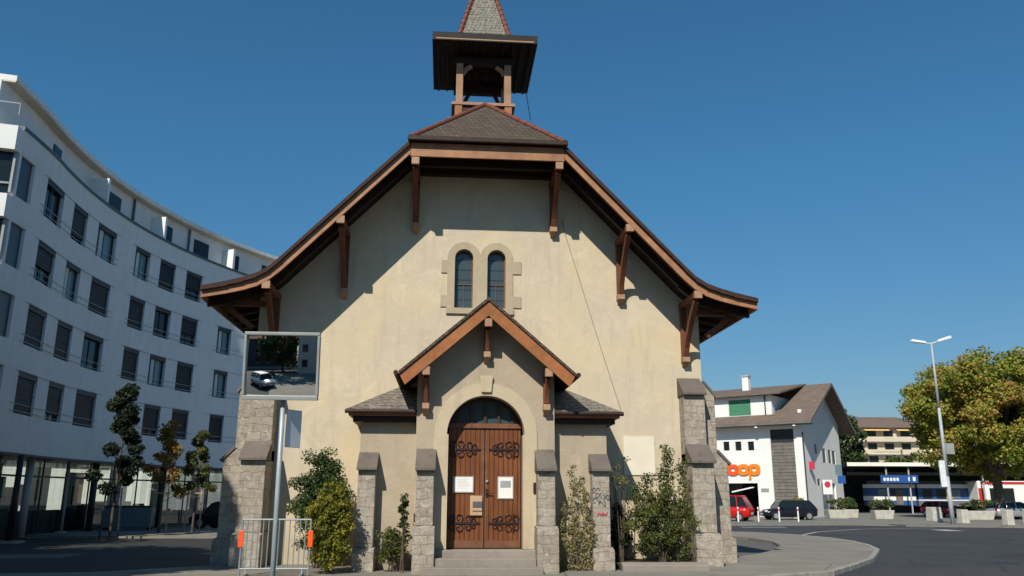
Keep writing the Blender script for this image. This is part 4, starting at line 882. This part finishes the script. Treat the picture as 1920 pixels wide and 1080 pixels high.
# train
TR = frame_thing('train', 'blue and white regional train standing at the station platform', 'train', 50, 96.5)
for k, (x0, x1) in enumerate(((-8.5, -3.7), (-3.4, 2.6), (2.9, 9.5), (9.8, 20))):
    b = MB().box(x0, x1, 0, 2.9, .9, 1.5).build('lower_body', 'traing' if k else 'bluet', TR)
    MB().box(x0, x1, -.02, 2.9, 1.502, 1.62 if k else 2.0).build('white_band', 'white2', TR); MB().box(x0, x1, 0, 2.9, 1.622 if k else 2.002, 2.9).build('window_band', 'bluet', TR, bevel=.02)
    MB().box(x0, x1, -.02, 2.9, 2.902, 3.35).build('roof_band', 'eavew', TR, bevel=.06); MB().box(x0+.3, x1-.3, .5, 2.4, 3.352, 3.7).build('roof_unit', 'fibre', TR)
    n = int((x1-x0)/1.6)
    for i in range(n): MB().box(x0+.5+i*1.6, x0+1.6+i*1.6, -.03, -.003, 1.75 if k else 2.1, 2.75).build('window', 'glass' if (i+k) % 3 else 'glassb', TR)
    MB().box(x0+.4, x1-.4, .3, 2.5, .35, .898).build('bogie', 'darkint', TR)
for x in (-.2, 3.0): MB().box(x, x+.65, -.045, -.025, .95, 2.88).build('door', 'yellow', TR)
MB().box(-6.0, -5.2, -.045, -.025, .95, 2.7).build('door', 'fibre', TR)
RT = frame_thing('red_train', 'red and white railcar end standing beyond the planters', 'train', 55, 94.5)
MB().box(-2.6, 3.5, 0, 6, .9, 3.7).build('body', 'white2', RT, bevel=.12); MB().box(-1.3, 1.4, -.04, -.003, 1.0, 2.9).build('windscreen', 'glass', RT)
MB().box(-2.55, -1.9, -.05, -.004, 1.0, 2.9).build('door', 'tred', RT); MB().box(-2.2, 2.8, -.06, -.002, 3.35, 3.6).build('red_stripe', 'tred', RT); MB().box(-2.4, 3.3, .3, 5.5, .3, .898).build('bogie', 'darkint', RT)
KI = frame_thing('kiosk', 'dark kiosk with a white fascia board at the right edge', 'kiosk', 60.5, 97)
MB().box(-2.3, 2.6, 0, 3, .1, 2.9).build('body', 'frame', KI); MB().box(-2.4, 2.7, -.15, 3.1, 2.902, 3.5).build('fascia', 'paper', KI); MB().box(-2, -.6, -.03, -.003, 1.4, 2.2).build('poster', 'yellow', KI); MB().box(-.3, .6, -.19, -.155, 2.95, 3.45).build('logo_patch', 'signred', KI)
# street lamp
LP = frame_thing('street_lamp', 'tall twin headed grey street lamp leaning before the autumn tree', 'street lamp', 30.67, 59.0, .1)
b = MB(); b.path([(0, 0, 0), (0, 0, 3.2), (.02, 0, 8), (.05, 0, 12.75)], [.16, .13, .10, .06], 10); b.build('pole', 'grey', LP, True)
for s, dz in ((-1, .02), (1, .30)):
    h = MB(); h.tube((.05, 0, 12.7), (s*.45+.05, 0, 12.72+dz*.4), .04)
    h.hexa([(s*.45+.05, -.17, 12.68+dz*.4), (s*1.5+.05, -.15, 12.80+dz), (s*1.5+.05, .15, 12.80+dz), (s*.45+.05, .17, 12.68+dz*.4), (s*.45+.05, -.12, 12.84+dz*.4), (s*1.42+.05, -.12, 12.98+dz), (s*1.42+.05, .12, 12.98+dz), (s*.45+.05, .12, 12.84+dz*.4)])
    h.build('lamp_head', 'lampm', LP, bevel=.04)
MB().box(-.55, -.15, -.2, -.1, 2.5, 4.3).build('sign_panel', 'lampm', LP); MB().box(.12, .72, -.06, -.03, 4.75, 5.5).build('sign_panel', 'greyplate', LP)
# autumn tree
def bigtree(name, label, loc, H, trunkh, rx, rz_, ncl, cr, n, size, mat, seed, tr=.35):
    t_ = thing(name, label, 'tree', loc); g = random.Random(seed); cz = trunkh+rz_*.92
    cl = ell_clumps((0, 0, cz), (rx, rx, rz_), ncl, seed, .5); cl[:, 0] += np.sin(cl[:, 2])*.4
    b = MB(); b.path([(0, 0, 0), (.1, 0, trunkh*.6), (0, 0, trunkh+1), (.2, .1, cz+1)], [tr*1.2, tr, tr*.8, tr*.3], 9)
    for i in range(22):
        e = cl[g.randrange(len(cl))]; m = Vector(e)*.5+Vector((0, 0, trunkh*.55)); b.path([(0, 0, trunkh*.8+g.random()*1.5), tuple(m), tuple(e)], [tr*.35, tr*.18, .03], 6)
    b.build('trunk', 'bark', t_); crs = np.array([cr*g.uniform(.6, 1.35) for _ in cl]); leaves(cl, crs, n, size, seed, 'crown', mat, t_); return t_
bigtree('autumn_tree', 'large round plane tree turning orange behind the street lamp', FP(41.0, 71, .1), 14, 3.9, 6.5, 5.35, 300, 1.05, 100000, .25, 'leafT', 31, .38)
bigtree('autumn_tree', 'second orange tinged tree at the right edge behind the first', FP(49.5, 75, .1), 14, 4.2, 5.2, 4.8, 130, 1.05, 30000, .26, 'leafT', 32, .35)
bigtree('green_tree', 'dark green tree rising behind the shop building gable', FP(39.6, 101, 0), 14, 3, 2.9, 5.6, 45, 1.2, 6000, .4, 'leafG', 33, .3)
for i, (a, d, s) in enumerate(((54, 120, 4), (60, 124, 5), (66, 121, 4.5), (73, 126, 5), (80, 124, 5), (49, 122, 3.6))):
    bigtree('garden_tree', ['bushy tree left of the beige block, nearest the shop gable', 'second garden tree below the beige block', 'dark round tree under the yellow awnings', 'broad tree behind the crown of the street lamp tree', 'far tree hidden by the orange tree', 'small tree just beyond the station canopy end'][i], FP(a, d, 0), 8, 1.5, s, s*.75, 30, 1.3, 3000, .5, 'leafM', 40+i, .25)['group'] = 'garden trees behind the station'
# signs, bollards, blocks, planters
NP = frame_thing('no_parking_sign', 'white sign with a red symbol on a post right of the black car', 'sign', 28.0, 74.5, .1)
MB().tube((0, 0, 0), (0, 0, 3.2), .04).build('post', 'galv', NP); pl_ = MB().box(-.42, .42, -.07, -.042, 2.0, 3.25).build('plate', 'paper', NP); MB().tube((0, -.09, 2.85), (0, -.072, 2.85), .27, None, 20).build('symbol', 'signred', pl_)
NP2 = frame_thing('parking_sign', 'small blue signs stacked on a post before the shop gable', 'sign', 29.6, 75.5, .1)
MB().tube((0, 0, 0), (0, 0, 4.6), .04).build('post', 'galv', NP2); MB().box(-.4, .2, -.07, -.042, 3.7, 4.6).build('plate', 'glassb', NP2); MB().box(-.25, .45, -.07, -.042, 2.95, 3.65).build('plate', 'bluesign', NP2)
bo = thing('bollard', 'white bollard before the red car, leftmost of the row', 'bollard', FP(16.58, 61.96, .1), ry, 'slim white bollards along the square'); MB().tube((0, 0, 0), (0, 0, 1.05), .06, .055, 10).build('post', 'white2', bo); MB().tube((0, 0, .78), (0, 0, .9), .068, None, 10).build('band', 'tred', bo)
for a, d, lb in ((19.69, 62.3, 'white bollard before the front of the black car'), (21.15, 62.5, 'white bollard before the rear of the black car'), (13.6, 61.8, 'white bollard closest to the church side of the row'), (18.1, 62.1, 'white bollard standing between the red and black cars')): dup(bo, FP(a, d, .1), None, lb)
blks = [(32.42, 65, .85, 1.05, 'pale concrete block left of the street lamp foot'), (31.9, 59.9, .6, .95, 'pale concrete pillar just right of the street lamp'), (41.1, 73.2, 1.3, .8, 'wide pale concrete block near the silver car'), (32.9, 56.2, .55, 1.0, 'pale concrete pillar nearest the silver car'), (36.6, 60, .6, 1.0, 'pale concrete pillar at the right edge of the square')]
for a, d, w_, h_, lb in blks:
    ob = MB().hexa([(-w_/2, -w_/2, 0), (w_/2, -w_/2, 0), (w_/2, w_/2, 0), (-w_/2, w_/2, 0), (-w_*.44, -w_*.44, h_), (w_*.44, -w_*.44, h_), (w_*.44, w_*.44, h_), (-w_*.44, w_*.44, h_)]).build('concrete_block', 'concrete', bevel=.04)
    tag(ob, lb, 'block', 'pale concrete blocks round the square'); ob.location = FP(a, d, .1); ob.rotation_euler = (0, 0, ry+.2)
for i, (a, d, w_, lb, mt) in enumerate(((27.9, 72.5, 1.9, 'stone planter with shrubs under the white sign', 'leafM'), (31.0, 70.8, 1.7, 'stone planter overflowing with red flecked greenery', 'leafM'), (30.0, 75, 1.2, 'small planter with a round green bush by the blue signs', 'leafD'), (38.2, 69.5, 2.6, 'long planter with a dark hedge beside the concrete blocks', 'leafD'), (24.2, 71.5, 1.2, 'brown tub with plants behind the black car', 'leafO'))):
    p_ = frame_thing('stone_planter', lb, 'planter', a, d, .1, 0, 'planters round the square'); MB().hexa([(-w_*.42, -.4, 0), (w_*.42, -.4, 0), (w_*.42, .4, 0), (-w_*.42, .4, 0), (-w_/2, -.5, .72), (w_/2, -.5, .72), (w_/2, .5, .72), (-w_/2, .5, .72)]).build('trough', 'concrete', p_, bevel=.03)
    leaves(ell_clumps((0, 0, 1.15), (w_*.55, .5, .5), 16, 60+i), .28, 900, .16, 60+i, 'plants', mt, p_)
# overhead wire of the railway
CT = frame_thing('catenary_mast', 'thin railway mast with contact wires behind the station', 'mast', 60, 128); MB().tube((0, 0, 0), (0, 0, 9), .14).beam((-4, 0, 8.6), (0, 0, 8.6), .08, .08).build('mast', 'fibre', CT); MB().tube((-24, 0, 13.9), (30, 0, 13.3), .03, None, 4).build('wire', 'coping', CT)
# ============================================================= SURROUNDINGS BESIDE AND BEHIND THE VIEWPOINT
bigtree('added_shade_tree', 'large leafy tree added out of view on the left to shade the side road', (-18, -9.5, 0), 17, 5.5, 6.3, 5.2, 90, 1.7, 15000, .5, 'leafG', 51, .4)  # this and the following shade trees are unseen, added to cast shade
bigtree('added_shade_tree', 'unseen leafy tree added to shade the ground before the curved block', (-24.5, 3.0, 0), 15, 5, 5.5, 4.5, 70, 1.7, 11000, .5, 'leafG', 52, .4)
bigtree('added_shade_tree', 'leafy tree added outside the left edge to shade the near road', (-22.5, -14.5, 0), 17, 5.5, 6.3, 5.2, 90, 1.7, 15000, .5, 'leafG', 54, .4)
bigtree('added_shade_tree', 'tall slim tree added outside the left edge to shade the left corner buttress', (-14.3, -11.6, 0), 15, 8.3, 3.2, 3.4, 60, 1.2, 12000, .4, 'leafG', 56, .25)  # crown placed so its shadow lands on the left pier
bigtree('added_shade_tree', 'smallest leafy tree, unseen, added to shade the road left of the church', (-17.6, -17.3, 0), 15, 5.5, 4.4, 4.4, 70, 1.4, 13000, .45, 'leafG', 55, .3)
bigtree('hedge_tree', 'dark tree behind the viewpoint seen in the traffic mirror', (-10, -38, 0), 12, 1.5, 5, 5, 60, 1.5, 7000, .45, 'leafG', 53, .3)
def house(name, label, loc, rz, w, d, h, mat, roofm, nw):
    t_ = thing(name, label, 'house', loc, rz); MB().box(-w/2, w/2, -d/2, d/2, 0, h).build('wall', mat, t_)
    b = MB(); b.slab([(-w/2-.4, -d/2-.5, h), (w/2+.4, -d/2-.5, h), (w/2+.4, 0, h+d*.3), (-w/2-.4, 0, h+d*.3)], .15); b.slab([(-w/2-.4, d/2+.5, h), (w/2+.4, d/2+.5, h), (w/2+.4, 0, h+d*.3), (-w/2-.4, 0, h+d*.3)], .15); b.build('roof', roofm, t_)
    for i in range(nw):
        for z in np.arange(1.2, h-1.4, 2.8):
            x = -w/2+(i+.5)*w/nw
            o = MB().box(x-.5, x+.5, d/2, d/2+.06, z, z+1.4).build('window', 'glass', t_); MB().box(x-.6, x+.6, d/2+.001, d/2+.12, z-.12, z-.01).build('sill', 'concrete', o)
slabtop('footpath', [(-10, -33.2), (4, -33.2), (3, -13), (-5.0, -13)], .06, 'pave')
house('grey_house', 'pale rendered house behind the viewpoint seen in the traffic mirror', (-.9, -37.5, 0), 0, 10, 8, 9.5, 'concrete', 'roofred', 4)
house('red_roofed_house', 'dark red house far behind the viewpoint seen in the traffic mirror', (-19, -50, 0), rad(-15), 20, 9, 8, 'shutbox', 'roofred', 6)
